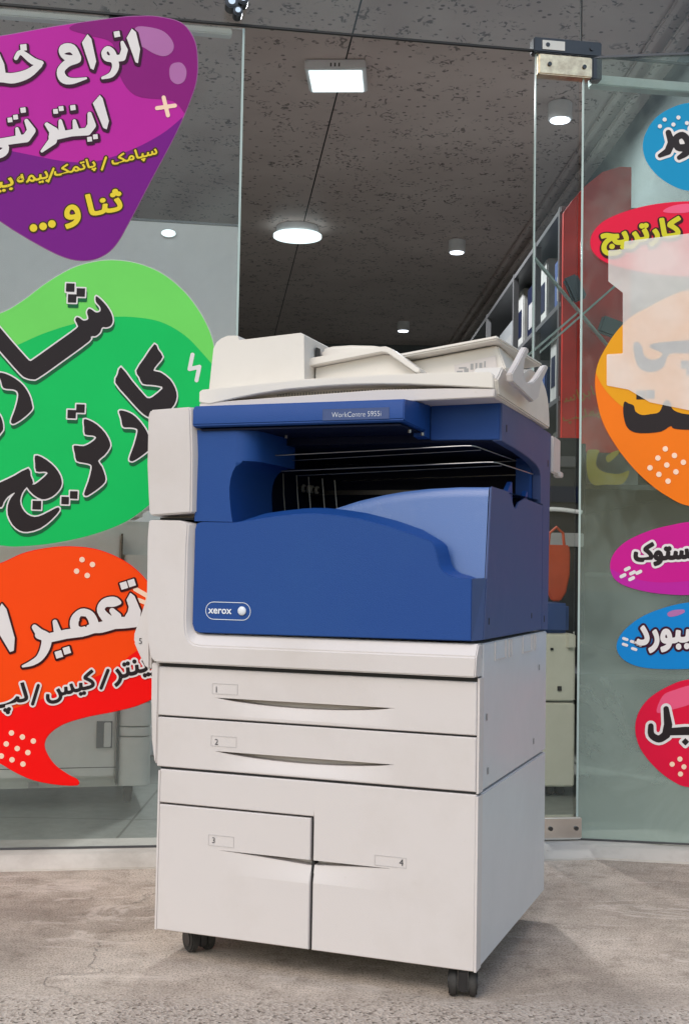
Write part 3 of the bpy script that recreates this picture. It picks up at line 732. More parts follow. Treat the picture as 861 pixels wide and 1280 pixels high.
# drawer section
MB().box(-W + .001, -.001, .037, D, .3675, .6315).build('middle_cabinet', 'panel', mc, bevel=.002)
MB().box(-W + .006, -.006, .0345, .0365, .3685, .5695).build('drawer_cavity', 'dark', mc)
for z_, z2_ in ((.4664, .4698), (.5647, .5728), (.3657, .3703)): MB().box(-W + .002, -.0042, .009, .0335, z_, z2_).build('gap_shade', 'dark', mc)  # black strips paint the shade inside the drawer gaps
for a_ in ((-.3172, -.3118, .057, .3010), (-W + .006, -.3175, .2977, .3013)): MB().box(a_[0], a_[1], .012, .0335, a_[2], a_[3]).build('gap_shade', 'dark', mc)
MB().box(-.0035, .0005, .006, .0365, .3675, .571).build('side_rail', 'white', mc)
dr2 = front_grid('drawer', -W - .003, -.004, .3705, .4662, dict(z=.4085, drop=.034, slot=lambda x: crescent(-.512, -.163, .0115)(x) + .0001, deep=lambda x: min(.03, crescent(-.515, -.160, .09)(x)), scoop=crescent(-.517, -.158, .007)))
dr1 = front_grid('drawer', -W - .003, -.004, .4700, .5645, dict(z=.5105, drop=.034, slot=lambda x: crescent(-.514, -.165, .0115)(x) + .0001, deep=lambda x: min(.03, crescent(-.517, -.162, .09)(x)), scoop=crescent(-.519, -.160, .007)))
for d_ in (dr1, dr2): d_.location.y = .003
stamp('2', -.5185, .4205, .0112, 'ink', dr2); frame_mark(-.527, -.473, .4175, .4375, dr2)
stamp('1', -.5185, .5205, .0112, 'ink', dr1); frame_mark(-.527, -.473, .5175, .5375, dr1)
# left side cover and bypass tray
MB().pxz([(-.6452, .3735), (-.6505, .379), (-.6575, .42), (-.661, .50), (-.662, .571), (-.6452, .571)], .004, .52).build('side_cover', 'white', mc, bevel=.002)
MB().pxz([(-.6415, .573), (-.666, .573), (-.672, .72), (-.675, .846), (-.66, .854), (-.6415, .854)], .013, .5).build('side_cover', 'white', mc, bevel=.003)
bp = MB().pxz([(-.668, .716), (-.676, .704), (-.704, .626), (-.7045, .610), (-.694, .590), (-.676, .560), (-.664, .556)], .004, .30).build('bypass_tray', 'white', mc, bevel=.004)
stamp('5', -.6905, .607, .0115, 'ink', bp, y=.0028)

# front frame: L of ivory plastic around the blue door, chamfered towards it
def fr_outline(y, kk):
    o_ = [(-.668, .852), (-.6705, .82), (-.669, .70), (-.6645, .62), (-.658, .585), (-.647, .573), (-.004, .573), (-.002, .610 + kk * .022),
          (-.545, .609 + kk * .022), (-.562, .611 + kk * .022), (-.574 + kk * .006, .618 + kk * .022), (-.581 + kk * .010, .634 + kk * .016), (-.583 + kk * .012, .66), (-.583 + kk * .012, .80), (-.581 + kk * .012, .845), (-.600, .851)]
    return [(x, y, z) for x, z in o_]
MB().loft([fr_outline(-.010, 0), fr_outline(.006, 1), fr_outline(.03, 1)]).build('front_frame', 'white', mc, bevel=.0025)
MB().box(-.640, -.004, .008, .0365, .5735, .606).build('frame_backing', 'white', mc)

# upper left ivory door
def dl(y, kk):
    o_ = [(-.662, .860), (-.667, .868), (-.674, .96), (-.6745, 1.06), (-.669, 1.070), (-.585 + kk * .012, 1.0735), (-.5815 + kk * .012, 1.068), (-.576 + kk * .012, .98), (-.5745 + kk * .009, .866)]
    return [(x, y, z) for x, z in o_]
MB().loft([dl(-.012, 0), dl(.004, .9), dl(.03, 1)]).build('upper_left_door', 'white', mc, bevel=.0025)
MB().box(-.668, -.575, .031, .46, .858, 1.072).build('left_tower', 'white', mc, bevel=.004)
MB().box(-.655, -.58, .012, .3, .8535, .8578).build('door_gap', 'dark', mc)

# blue front door with the hump and the hand cut-out
hump = [(-.570, .834), (-.5665, .846), (-.555, .8485), (-.481, .8475), (-.439, .854), (-.40, .8595), (-.361, .8635), (-.336, .8648), (-.311, .8645), (-.27, .861), (-.229, .855), (-.171, .841), (-.12, .8245),
        (-.090, .814), (-.083, .802), (-.079, .786), (-.075, .771), (-.068, .7605), (-.057, .754), (-.041, .750), (-.014, .7485)]
base = [(-.014, .6375), (-.555, .6335), (-.566, .6375), (-.571, .650)]
fo = base[::-1][::-1]
outline = hump + base
back = []
for x, z in outline:
    k = 1.0 if -.46 < x < -.095 and z > .8 else (.35 if x <= -.46 and z > .8 else 0)
    back.append((x + (.012 if -.1 < x < -.02 and z > .745 else 0), z + .0135 * k + (.004 if -.1 < x < -.02 and z > .745 and z < .81 else 0)))
door = MB().loft([[(x, -.002, z) for x, z in outline], [(x, .040, z) for x, z in back]]).build('front_door', 'blue', mc, bevel=.0015)
# logo: pill frame, lettering and ball
pill = [(-.543 + .017, .0), ]
def ring_pts(x0, x1, zc, r_):
    return [(x1 - r_ + r_ * math.sin(R(a)), zc + r_ * math.cos(R(a))) for a in range(0, 181, 15)] + [(x0 + r_ - r_ * math.sin(R(a)), zc - r_ * math.cos(R(a))) for a in range(0, 181, 15)]
V, Fc = contour([('p', ring_pts(-.5425, -.4465, .6775, .0172)), ('h', ring_pts(-.5413, -.4477, .6775, .016))], lambda u, v: (u, -.0028, v), 0, .0006)
lg = MB().add(V, Fc).build('logo_frame', 'silver', door)
stamp('xerox', -.536, .672, .0092, 'silver', door, y=-.0030, wdt=.049, lvl=.0004)
ball = MB(); 
import itertools
rings = []
for i in range(1, 12):
    th_ = math.pi * i / 12; rings.append([(-.4645 + .0088 * math.sin(th_) * math.cos(2 * math.pi * k / 24), -.0035 - .0045 * math.cos(th_) * .9, .6785 + .0088 * math.sin(th_) * math.sin(2 * math.pi * k / 24)) for k in range(24)])
ball.loft(rings).build('logo_ball', 'silver', door, smooth=True)
# corner chamfer strip and side plate of the tray
MB().loft([[(-.0135, -.002, .6375), (-.0008, .028, .6385), (-.0035, .031, .6385), (-.0165, .002, .6375)], [(-.0135, -.002, .7485), (-.0008, .046, .750), (-.0035, .049, .750), (-.0165, .002, .7485)]]).build('corner_strip', 'bluegrey', mc)
tp = MB().pyz([(.030, .6385), (.0485, .745), (.076, .917), (.084, .9195), (.21, .919), (.225, .915), (.262, .893), (.275, .889), (.287, .892), (.305, .903), (.367, .915), (.512, .9115), (.548, .911), (.548, .6375)], -.0035, .0005).build('tray_side', 'bluegrey', mc, bevel=.001)
for y0, z0, dz in ((.06, .665, .012), (.434, .665, .011)):
    MB().box(.0006, .0012, y0 + .004, y0 + .010, z0, z0 + dz).build('screw_slot', 'dark', tp)
# catch tray: ramp rising to the right
ridge = [(-.0045, .9175), (-.06, .9180), (-.12, .9155), (-.17, .9105), (-.21, .904), (-.26, .893), (-.33, .872), (-.40, .858), (-.47, .85), (-.565, .85)]
tray = MB()
n_ = len(ridge); ys = [(.056, -.16), (.0715, -.02), (.074, -.006), (.079, 0.0), (.54, .004)]
Vt = []; Ft = []
for y, dz in ys:
    for x, z in ridge:
        zz = z + dz if dz > -.1 else .70
        Vt.append((x, y if dz > -.1 else .044, zz))
for j in range(len(ys) - 1):
    for i in range(n_ - 1): Ft.append((j * n_ + i, j * n_ + i + 1, (j + 1) * n_ + i + 1, (j + 1) * n_ + i))
MB().add(Vt, Ft).build('catch_tray', 'bluegloss', mc, smooth=True)
MB().pyz([(.22, .905), (.285, .9435), (.291, .9435), (.298, .89), (.22, .88)], -.020, -.010).build('paper_stop', 'blue', mc, bevel=.001)
MB().pyz([(.40, .90), (.44, .936), (.447, .934), (.45, .89)], -.022, -.012).build('paper_stop', 'blue', mc, bevel=.001)

# blue rear column, roof of the output bay
sp_ = MB().pyz([(.152, 1.012), (.316, 1.007), (.40, 1.002), (.470, .995), (.508, .986), (.520, .975), (.522, .945), (.5235, .9135), (.5495, .912), (.5495, .6375), (.618, .634), (.632, 1.0785), (.152, 1.0935)], -.018, .0005).build('side_plate', 'bluegrey', mc, bevel=.001)
for y, z in ((.19, 1.040), (.60, 1.008), (.575, .66)):
    MB().box(.0007, .0013, y - .003, y + .003, z - .007, z + .007).build('screw_slot', 'dark', sp_)
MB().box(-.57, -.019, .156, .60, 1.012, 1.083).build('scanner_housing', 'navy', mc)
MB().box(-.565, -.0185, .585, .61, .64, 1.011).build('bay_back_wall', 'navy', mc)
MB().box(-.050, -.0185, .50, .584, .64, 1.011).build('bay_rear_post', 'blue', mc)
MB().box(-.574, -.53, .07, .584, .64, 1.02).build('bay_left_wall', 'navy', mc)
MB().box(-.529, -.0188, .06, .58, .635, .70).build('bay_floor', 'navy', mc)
# blue tower left of the bay with its concave cut
tw = [(-.5725, .8505), (-.4905, .8490), (-.4945, .87), (-.4975, .895), (-.4985, .915), (-.4965, .933), (-.492, .947), (-.485, .957), (-.475, .964), (-.462, .9675), (-.4475, .9675), (-.4475, 1.0290), (-.5725, 1.0290)]
MB().loft([[(min(x, lim), y, z) for x, z in tw] for lim, y in ((-.486, .0), (-.474, .003), (-.463, .010), (-.453, .022), (-.4475, .040), (-.4475, .20))]).build('left_panel', 'blue', mc, bevel=.0012)
# control panel bar
bar = MB().pyz([(-.012, 1.033), (-.016, 1.037), (-.016, 1.0665), (-.011, 1.0745), (.12, 1.0835), (.12, 1.030)], -.5735, -.1415).build('control_bar', 'blue', mc, bevel=.002)
frame_mark(-.301, -.170, 1.0385, 1.0595, bar, y=-.0168, mat='bluegrey', th=.0009)
MB().box(-.3, -.171, -.0166, -.01655, 1.0394, 1.0586).build('name_plate', 'bluegrey', bar)
stamp('WorkCentre 5955i', -.2825, 1.0435, .0098, 'silver', bar, y=-.0172, wdt=.097, lvl=-.0002)
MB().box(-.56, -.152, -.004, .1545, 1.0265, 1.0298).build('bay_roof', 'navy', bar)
for x, y in ((-.452, .05), (-.425, .10), (-.155, .06), (-.145, .11)):
    MB().cyl((x, y, 1.0263), (x, y, 1.0205), .0034, 12).build('screw', 'steel', bar)
MB().pxz([(-.1405, 1.016), (-.003, 1.014), (-.0025, 1.0925), (-.02, 1.0945), (-.1405, 1.0915)], .1495, .30).build('right_front_cover', 'blue', mc, bevel=.0015)
MB().loft([[(-.1412, .118, 1.020), (-.1412, .149, 1.018), (-.1412, .149, 1.091), (-.1412, .118, 1.080)], [(-.165, .118, 1.020), (-.165, .149, 1.018), (-.165, .149, 1.091), (-.165, .118, 1.080)]]).build('corner_fill', 'blue', mc)
# wire loops under the roof, guide rods and rollers inside
for k, (z, xr, yf, yb) in enumerate(((.998, -.040, .10, .46), (.972, -.012, .16, .50))):
    pts = [(-.46, yf, z - .012), (xr - .02, yf, z), (xr - .006, yf + .002, z), (xr, yf + .014, z), (xr, yb, z + .004), (xr - .02, yb + .01, z + .004), (-.46, yb + .01, z - .006)]
    MB().tube(pts, .0012, 8).build('wire_loop', 'steel', mc, smooth=True)
    MB().tube([(-.46, yf + .09, z - .014), (xr - .01, yf + .09, z + .001)], .0009, 8).build('wire_loop', 'steel', mc, smooth=True)
for k in range(7):
    x = -.565 + .030 * k + .002 * (k % 2)
    MB().tube([(x - .012, .30, .975 - .004 * k), (x - .005, .29, .92), (x + .004, .285, .855)], .0013, 6).build('guide_rod', 'greyplastic', mc)
MB().tube([(-.60, .42, .953), (-.47, .42, .938)], .004, 8).build('roller_shaft', 'darksteel', mc)
for x in (-.594, -.585, -.566, -.558, -.550, -.541, -.520, -.507, -.500, -.488):
    MB().cyl((x, .42, .9525 - (x + .6) * .115), (x + .005, .42, .952 - (x + .6) * .115), .009, 16).build('roller', 'greyplastic', mc)
MB().box(-.52, -.05, .45, .452, .93, .94).build('inner_rail', 'darksteel', mc)

# scanner base and lid
MB().pxz([(-.604, 1.0765), (.004, 1.0845), (.006, 1.100), (-.09, 1.104), (-.22, 1.106), (-.604, 1.0925)], .070, .57).build('scanner_base', 'white', mc, bevel=.0015)
MB().box(-.60, -.002, .11, .56, 1.090, 1.125).build('lid_core', 'cream', mc)
lid = [(-.604, 1.094), (-.604, 1.116), (-.597, 1.1195), (-.56, 1.1215), (-.378, 1.1325), (-.214, 1.1345), (-.10, 1.134), (-.004, 1.1315), (.002, 1.126), (.0035, 1.1005), (-.05, 1.1055), (-.096, 1.1095), (-.16, 1.1145), (-.214, 1.1170), (-.27, 1.1182), (-.33, 1.1175), (-.414, 1.1135), (-.47, 1.1075), (-.518, 1.1005), (-.581, 1.0895)]
ldo = MB().pxz(lid, .068, .50).build('lid', 'cream', mc, bevel=.0015)
vent = MB()
for k in range(70):
    x = -.45 + k * .0062; vent.box(x, x + .003, .1085, .1095, 1.1065, 1.1115 + .002 * math.sin(k * .045))
vent.build('vent_slots', 'greyplastic', ldo)
MB().pyz([(.085, 1.0895), (.072, 1.118), (.085, 1.126), (.105, 1.140), (.118, 1.1485), (.14, 1.146), (.175, 1.139), (.21, 1.142), (.27, 1.160), (.33, 1.178), (.377, 1.186), (.43, 1.1865), (.483, 1.181), (.52, 1.168), (.545, 1.150), (.562, 1.12), (.571, 1.083)], -.045, .010).build('hinge_cover', 'cream', mc, bevel=.003)
MB().box(-.003, .006, .635, .722, .990, 1.0745).build('rear_shelf_end', 'white', mc, bevel=.003)
MB().box(-.006, .012, .70, .728, .985, .998).build('rear_clip', 'white', mc, bevel=.002)
# document feeder
adf = [(-.618, 1.1185), (-.6085, 1.1205), (-.600, 1.212), (-.593, 1.225), (-.583, 1.2325), (-.568, 1.2375), (-.545, 1.2365), (-.541, 1.2270), (-.405, 1.2350), (-.398, 1.230), (-.395, 1.1335), (-.52, 1.1245)]
af = MB().pxz(adf, .118, .50, back=[(x if x < -.45 else x - .003, z - (.003 if z > 1.2 else 0)) for x, z in adf]).build('document_feeder', 'cream', mc, bevel=.003)
MB().box(-.3945, -.391, .172, .19, 1.176, 1.214).build('feed_slot', 'dark', af)
dome = [(-.394, 1.170), (-.394, 1.216), (-.37, 1.221), (-.33, 1.2215), (-.28, 1.218), (-.255, 1.213), (-.245, 1.205), (-.245, 1.18)]
MB().pxz(dome, .20, .42).build('feeder_chute', 'cream', af, bevel=.006, seg=3)
MB().pxz([(-.402, 1.186), (-.40, 1.1885), (-.245, 1.2045), (-.236, 1.205), (-.226, 1.201), (-.164, 1.156), (-.164, 1.150), (-.172, 1.149), (-.232, 1.1915), (-.244, 1.1935), (-.398, 1.172)], .148, .46).build('exit_tray', 'cream', mc, bevel=.002)
MB().pxz([(-.392, 1.135), (-.392, 1.1715), (-.245, 1.1925), (-.232, 1.1905), (-.175, 1.149), (-.175, 1.136)], .170, .45).build('exit_tray_web', 'cream', mc)
# raised document tray with its rim, seen from slightly below
it = MB()
A_, B_, Cc, Dd = Vector((-.228, .20, 1.190)), Vector((-.022, .20, 1.2175)), Vector((.012, .47, 1.2065)), Vector((-.20, .47, 1.185))
it.loft([[A_, B_, Cc, Dd], [A_ + Vector((0, 0, .008)), B_ + Vector((0, 0, .008)), Cc + Vector((0, 0, .008)), Dd + Vector((0, 0, .008))]])
it.build('document_tray', 'cream', mc, bevel=.003)
ft = MB().pxz([(-.215, 1.150), (-.215, 1.187), (-.03, 1.2125), (-.012, 1.165), (-.03, 1.135), (-.19, 1.135)], .235, .44).build('tray_underside', 'cream', mc, bevel=.003)
# paper label with print on the underside
def on_under(u, v): return (u, .2325, v)
MB().add([on_under(-.115, 1.150), on_under(-.030, 1.168), on_under(-.033, 1.192), on_under(-.118, 1.176)], [(0, 1, 2, 3)]).build('paper_label', 'white', ft)
pr = MB()
for (a, b, z, h) in ((-.112, -.100, 1.158, .006), (-.097, -.088, 1.160, .008), (-.084, -.078, 1.165, .012), (-.074, -.070, 1.166, .012), (-.066, -.060, 1.168, .010), (-.056, -.053, 1.169, .012), (-.108, -.092, 1.168, .003)):
    pr.box(a, b, .2318, .2322, z, z + h)
pr.build('label_print', 'greyplastic', ft)
ln = MB(); ln.box(-.205, -.125, .2330, .2345, 1.150, 1.1515); ln.box(-.20, -.06, .2330, .2345, 1.1405, 1.142); ln.build('rib', 'line', ft)
# forked paper stop on the right side
fk = [(.069, 1.127), (.076, 1.113), (.263, 1.101), (.309, 1.115), (.339, 1.150), (.407, 1.192), (.395, 1.196), (.37, 1.190), (.30, 1.156), (.255, 1.139), (.21, 1.130), (.175, 1.134), (.168, 1.150), (.180, 1.172), (.214, 1.192), (.205, 1.199), (.189, 1.197), (.12, 1.155), (.09, 1.138)]
MB().pyz(fk, .026, .038).build('forked_paper_stop', 'white', mc, bevel=.002)
# details of the side panel below the blue part
for y, z in ((.064, .497), (.531, .556), (.48, .402), (.077, .398)):
    MB().box(.0000, .0007, y - .004, y + .003, z - .006, z + .006).build('screw_hole', 'greyplastic', mc)
for a, b in ((.12, .21), (.235, .26), (.36, .45), (.47, .49)):
    q = MB(); q.box(-.0008, .0012, a, a + .004, .598, .6305); q.box(-.0008, .0012, b - .004, b, .598, .6305); q.box(-.0008, .0012, a, b, .5955, .598); q.build('clip_recess', 'white', mc)
# casters
def caster(x, y, rz, name='caster'):
    r = bpy.data.objects.new(name, None); C.objects.link(r); r.parent = mc; r.location = (x, y, 0); r.rotation_euler = (0, 0, rz)
    for s_ in (-1, 1):
        wv = MB(); wv.cyl((s_ * .010, 0, .0262), (s_ * .0255, 0, .0262), .0262, 28); ww = wv.build('wheel', 'rubber', r, bevel=.003)
        MB().cyl((s_ * .0257, 0, .0262), (s_ * .0268, 0, .0262), .014, 20).build('hub', 'darksteel', ww)
    MB().box(-.0085, .0085, -.022, .02, .012, .050).build('fork', 'darksteel', r, bevel=.003)
    MB().box(-.021, .021, -.022, .022, .0512, .0558).build('plate', 'darksteel', r)
    return r
caster(-.034, .045, AM - .1); caster(-.585, .085, AM + .55); caster(-.14, .47, .8); caster(-.58, .50, 2.0)

# ------------------------------------------------------------------ stickers on the left window
nL = Vector((-math.sin(YAW), math.cos(YAW), 0)); PL = Vector((0, 3.30, 0))
nR = Vector((-math.sin(RYAW), math.cos(RYAW), 0)); PR = Vector(RP)
def layer(side):
    P, n = (PL, nL) if side == 'L' else (PR, nR)
    return lambda k: on_plane(P, n, .0008 + .0006 * k)
LL, LR = layer('L'), layer('R')
def sticker(name, label, outline, side, mat, rim=None, step=1.3):
    LLx = LL if side == 'L' else LR
    xs = [q[0] for q in outline]; ys = [q[1] for q in outline]
    r = empty(name, LLx(0)(sum(xs) / len(xs), max(ys)), YAW if side == 'L' else RYAW, label, 'sticker')
    bpy.context.view_layer.update()
    b = [('p', outline)]
    if rim: art('edge', rim, r, b, LLx(0), 1.0, step)
    art('backing', mat, r, b, LLx(1), 0, step)
    return r, b
for nm, c in dict(magenta=(186, 30, 156), purple=(118, 8, 130), plum=(136, 14, 118), mauve=(176, 110, 168), greenlight=(112, 214, 96), green=(0, 190, 92), bubbleorange=(255, 72, 0), redink=(250, 4, 4),
                  ink_white=(228, 222, 222), ink_black=(38, 30, 34), ink_plum=(54, 8, 40), ink_yellow=(232, 206, 50), ink_olive=(70, 50, 10), ink_peach=(250, 214, 188), skyblue=(0, 140, 190), crimson=(222, 10, 60),
                  amber=(228, 156, 16), deeporange=(240, 118, 10), fuchsia=(200, 16, 140), blueink=(0, 130, 205), tealshadow=(0, 110, 60), greyink=(30, 50, 80), ink_maroon=(60, 8, 12), limeyellow=(206, 200, 40), rose=(236, 90, 130), palerim=(190, 200, 190), shadowgreen=(12, 96, 56)).items(): ink(nm, *c)

z1 = Z(0, 0, 2.777); z2 = Z(0, 300, 2.777); z3 = Z(0, 660, 2.777)
zA = Z(0, 20, 4.569); zB = Z(120, 20, 4.571)
# 1 purple
ol = smooth_loop([(-90, 60), (-40, 47)] + z1([(0, 125), (200, 90), (400, 62), (480, 56), (550, 58), (630, 80), (672, 135), (684, 200), (680, 280), (650, 370), (600, 480), (520, 630), (450, 765), (400, 850), (350, 890), (290, 903), (220, 890), (120, 840), (0, 765)]) + [(-70, 225), (-130, 140)], 6)
st, bk = sticker('sticker', 'purple drop-shaped sticker with white and yellow Persian lettering on the left window', ol, 'L', 'magenta', 'mauve')
art('colour_patch', 'plum', st, [('p', smooth_loop(z1([(240, 95), (330, 60), (460, 30), (600, 30), (720, 90), (720, 260), (660, 400), (600, 350), (470, 330), (410, 250), (390, 150), (300, 120)]), 5))], LL(2), 0, 1.2, bk)
art('colour_patch', 'purple', st, [('p', smooth_line(z1([(-300, 470), (-100, 490), (0, 515), (120, 540), (230, 560), (330, 560), (450, 522), (560, 465), (640, 400), (700, 340)]), 5) + [(300, 200), (300, 400), (-120, 400), (-120, 180)])], LL(2), 0, 1.2, bk)
art('highlight', 'mauve', st, [('p', smooth_loop(z1([(470, 96), (520, 94), (570, 110), (600, 145), (600, 175), (575, 194), (540, 188), (500, 165), (475, 150)]), 4)), ('p', smooth_loop(z1([(600, 220), (630, 218), (647, 245), (640, 280), (615, 292), (592, 275), (588, 240)]), 4))], LL(3), 0, .8)
art('plus_mark', 'ink_peach', st, [('s', z1([(545, 375, 7), (607, 366, 7)])), ('s', z1([(568, 338, 7), (583, 400, 7)]))], LL(3), 0, .6)
T = [('p', zB([(205, 72), (228, 92), (252, 190), (240, 270), (226, 265), (175, 125)])), diamond(*zB([(120, 104)])[0], 5.2, 35),
     ('s', zB([(150, 152, 10), (163, 195, 19), (150, 238, 20), (100, 246, 18)])),
     curve_stroke(zB([(108, 250, 20), (92, 205, 17), (66, 186, 14), (46, 210, 15), (60, 240, 18), (100, 250, 20), (112, 290, 20), (88, 335, 16), (38, 354, 8)])),
     ('p', zA([(500, 104), (522, 130), (550, 260), (535, 308), (518, 300), (468, 152)])),
     curve_stroke(zA([(448, 236, 16), (412, 186, 24), (365, 188, 26), (356, 222, 12), (400, 246, 22), (440, 246, 24), (385, 270, 22), (348, 312, 22), (362, 358, 24), (410, 372, 18), (492, 356, 6)])),
     diamond(*zA([(135, 180)])[0], 5.6, 40),
     curve_stroke(zA([(238, 268, 12), (190, 258, 20), (120, 208, 14), (92, 240, 12)])), curve_stroke(zA([(225, 280, 18), (160, 330, 26), (80, 355, 30), (20, 352, 28), (-30, 350, 26), (-70, 330, 20)])), ('s', zA([(10, 350, 26), (8, 280, 18), (-12, 215, 10)])),
     ('s', zA([(-120, 200, 12), (-115, 300, 20), (-130, 350, 20), (-220, 350, 20)])),
     ('p', zB([(22, 452), (38, 470), (74, 600), (62, 648), (42, 640), (-18, 498)])),
     ('s', zA([(512, 560, 12), (524, 625, 24), (500, 660, 22), (410, 668, 20), (300, 690, 22)])), ('s', zA([(425, 600, 10), (436, 660, 20)])), ('s', zA([(345, 600, 10), (356, 670, 22)])),
     ('s', zA([(268, 620, 12), (308, 660, 26), (302, 712, 24), (240, 772, 8)])),
     diamond(*zA([(417, 524)])[0], 4.6, 38), diamond(*zA([(318, 545)])[0], 4.2, 38), diamond(*zA([(350, 529)])[0], 4.2, 38), diamond(*zA([(512, 704)])[0], 4.2, 38), diamond(*zA([(545, 690)])[0], 4.2, 38),
     ('s', zA([(152, 600, 12), (180, 655, 24), (150, 698, 24), (60, 712, 22), (-60, 730, 20)])), ('s', zA([(98, 645, 10), (110, 700, 20)])),
     diamond(*zA([(133, 538)])[0], 4.6, 38), diamond(*zA([(58, 594)])[0], 4.2, 38), diamond(*zA([(90, 578)])[0], 4.2, 38), curve_stroke(zA([(-120, 800, 16), (-40, 800, 20), (20, 780, 22), (34, 745, 16), (0, 738, 12)]))]
art('lettering_shadow', 'ink_plum', st, T, LL(4), 2.6, .8, None, (.8, 1.6))
art('lettering', 'ink_white', st, T, LL(5), 0, .55)
T2 = [text_shape(shape_fa('سپامک'), (140, 203), (196, 189), 16), ('s', [(127.5, 212, .9), (132.5, 197, .9)]), text_shape(shape_fa('پاتمک'), (68, 217), (119, 205), 16), ('s', [(60.5, 227, .9), (67, 211, .9)]), text_shape(shape_fa('بیمه'), (22, 227), (60, 219), 15), text_shape(shape_fa('بی', joinleft=True), (-6, 234), (17, 229), 15)]
T3 = [text_shape(shape_fa('ثنا'), (110, 257), (152, 249), 26), text_shape(shape_fa('و'), (81, 272), (100, 269), 27), dot(42, 285, 3.6), dot(54, 283, 3.6), dot(65, 280, 3.6)]
art('lettering_shadow', 'ink_olive', st, T2, LL(4), 2.3, .6); art('lettering', 'ink_yellow', st, T2, LL(5), .45, .45)
art('lettering_shadow', 'ink_olive', st, T3, LL(4), 2.9, .8); art('lettering', 'ink_yellow', st, T3, LL(5), 1.15, .55)

# 2 green
ol = smooth_loop([(-110, 430), (-50, 405)] + z2([(0, 255), (80, 210), (160, 150), (250, 98), (330, 75), (400, 70), (480, 82), (560, 115), (630, 170), (680, 230), (720, 300), (742, 370), (748, 460), (738, 560), (700, 680), (640, 780), (560, 880), (450, 970), (330, 1020), (200, 1050), (80, 1063), (0, 1060)]) + [(-80, 670), (-130, 600), (-140, 500)], 6)
st, bk = sticker('sticker', 'green blob sticker with large black white-edged Persian lettering on the left window', ol, 'L', 'greenlight', 'palerim')
art('colour_patch', 'green', st, [('p', smooth_line([(-150, 490)] + z2([(-100, 440), (0, 390), (60, 365), (150, 325), (260, 290), (380, 268), (470, 268), (560, 285), (640, 330), (700, 390), (760, 460)]), 5) + [(290, 700), (-150, 700)])], LL(2), 0, 1.3, bk)
art('spark_mark', 'ink_white', st, [('s', z2([(668, 398, 7), (658, 448, 7), (692, 440, 7), (682, 487, 7)]))], LL(3), 0, .6)
zC = Z(0, 340, 5.74); zD = Z(0, 520, 5.74); zE = Z(120, 420, 5.818)
def sq(f, x, y, r): q = f([(x, y)])[0]; return diamond(q[0], q[1], r * 1.414 / 5.74, 47)
T = [('p', smooth_loop(zC([(690, 170), (745, 215), (795, 285), (812, 345), (798, 385), (765, 400), (735, 400), (720, 435), (688, 462), (655, 465), (640, 500), (450, 640), (280, 760), (235, 773), (185, 762), (140, 728), (0, 570), (-160, 385), (-250, 300), (-200, 200), (-80, 300), (10, 405), (110, 522), (198, 620), (217, 634), (240, 624), (400, 510), (545, 405), (553, 380), (538, 345), (550, 322), (573, 328), (600, 346), (632, 335), (622, 290), (636, 262), (660, 268), (690, 288), (718, 280), (715, 250), (686, 215)]), 3)),
     sq(zC, 505, 112, 33), sq(zC, 580, 147, 33), sq(zC, 518, 190, 33),
     ('p', smooth_loop(zC([(-20, 722), (40, 727), (110, 762), (170, 812), (213, 880), (233, 950), (232, 990), (170, 1050), (110, 1088), (85, 1090), (78, 1065), (108, 980), (128, 900), (124, 862), (95, 845), (25, 835), (5, 780)]), 3)),
     ('p', smooth_loop(zC([(-80, 980), (-20, 1000), (15, 1050), (27, 1120), (10, 1155), (-60, 1230), (-90, 1200), (-50, 1100)]), 3)),
     ('p', smooth_loop(zE([(425, 55), (455, 100), (488, 152), (450, 205), (420, 250), (470, 262), (540, 315), (578, 380), (590, 440), (572, 500), (530, 548), (480, 582), (410, 600), (360, 582), (310, 540), (220, 440), (138, 340), (155, 280), (182, 222), (260, 320), (355, 432), (380, 449), (410, 441), (480, 382), (462, 367), (400, 358), (338, 350), (312, 300), (290, 252), (350, 160)]), 2)),
     ('p', smooth_loop(zE([(165, 545), (205, 542), (270, 570), (330, 630), (375, 700), (400, 780), (398, 818), (345, 865), (280, 908), (252, 912), (240, 890), (275, 790), (299, 695), (285, 674), (245, 668), (195, 662), (180, 600)]), 3)),
     sq(zC, 578, 980, 33), sq(zC, 515, 1020, 33),
     ('p', smooth_loop(zD([(600, 22), (640, 28), (700, 62), (758, 122), (792, 190), (788, 232), (750, 285), (707, 322), (732, 360), (757, 430), (756, 475), (710, 520), (650, 562), (620, 576), (600, 560), (632, 470), (655, 380), (648, 350), (600, 338), (548, 325), (535, 270), (525, 215), (555, 210), (600, 214), (650, 190), (688, 156), (660, 142), (608, 135), (602, 80)]), 2)),
     ('p', smooth_loop(zD([(250, 282), (300, 292), (370, 340), (422, 400), (446, 460), (440, 512), (400, 563), (350, 593), (300, 600), (240, 568), (192, 510), (225, 488), (250, 488), (300, 450), (340, 410), (310, 402), (258, 400), (250, 340)]), 2)),
     ('p', smooth_loop(zD([(205, 372), (224, 430), (242, 485), (195, 512), (162, 555), (148, 610), (162, 660), (198, 703), (250, 722), (310, 705), (400, 658), (425, 656), (428, 682), (370, 748), (290, 808), (200, 834), (140, 824), (88, 780), (55, 710), (55, 640), (78, 585), (105, 552), (60, 580), (30, 620), (12, 658), (-40, 640), (-90, 560), (-60, 500), (0, 475), (100, 428)]), 2)),
     sq(zD, 265, 640, 34), sq(zD, 530, 567, 30), sq(zD, 468, 607, 30)]
art('lettering_shadow', 'shadowgreen', st, T, LL(3), .9, .9, None, (1.2, 5.0))
art('lettering_outline', 'ink_white', st, T, LL(4), 1.3, .7)
art('lettering', 'ink_black', st, T, LL(5), -.5, .6)

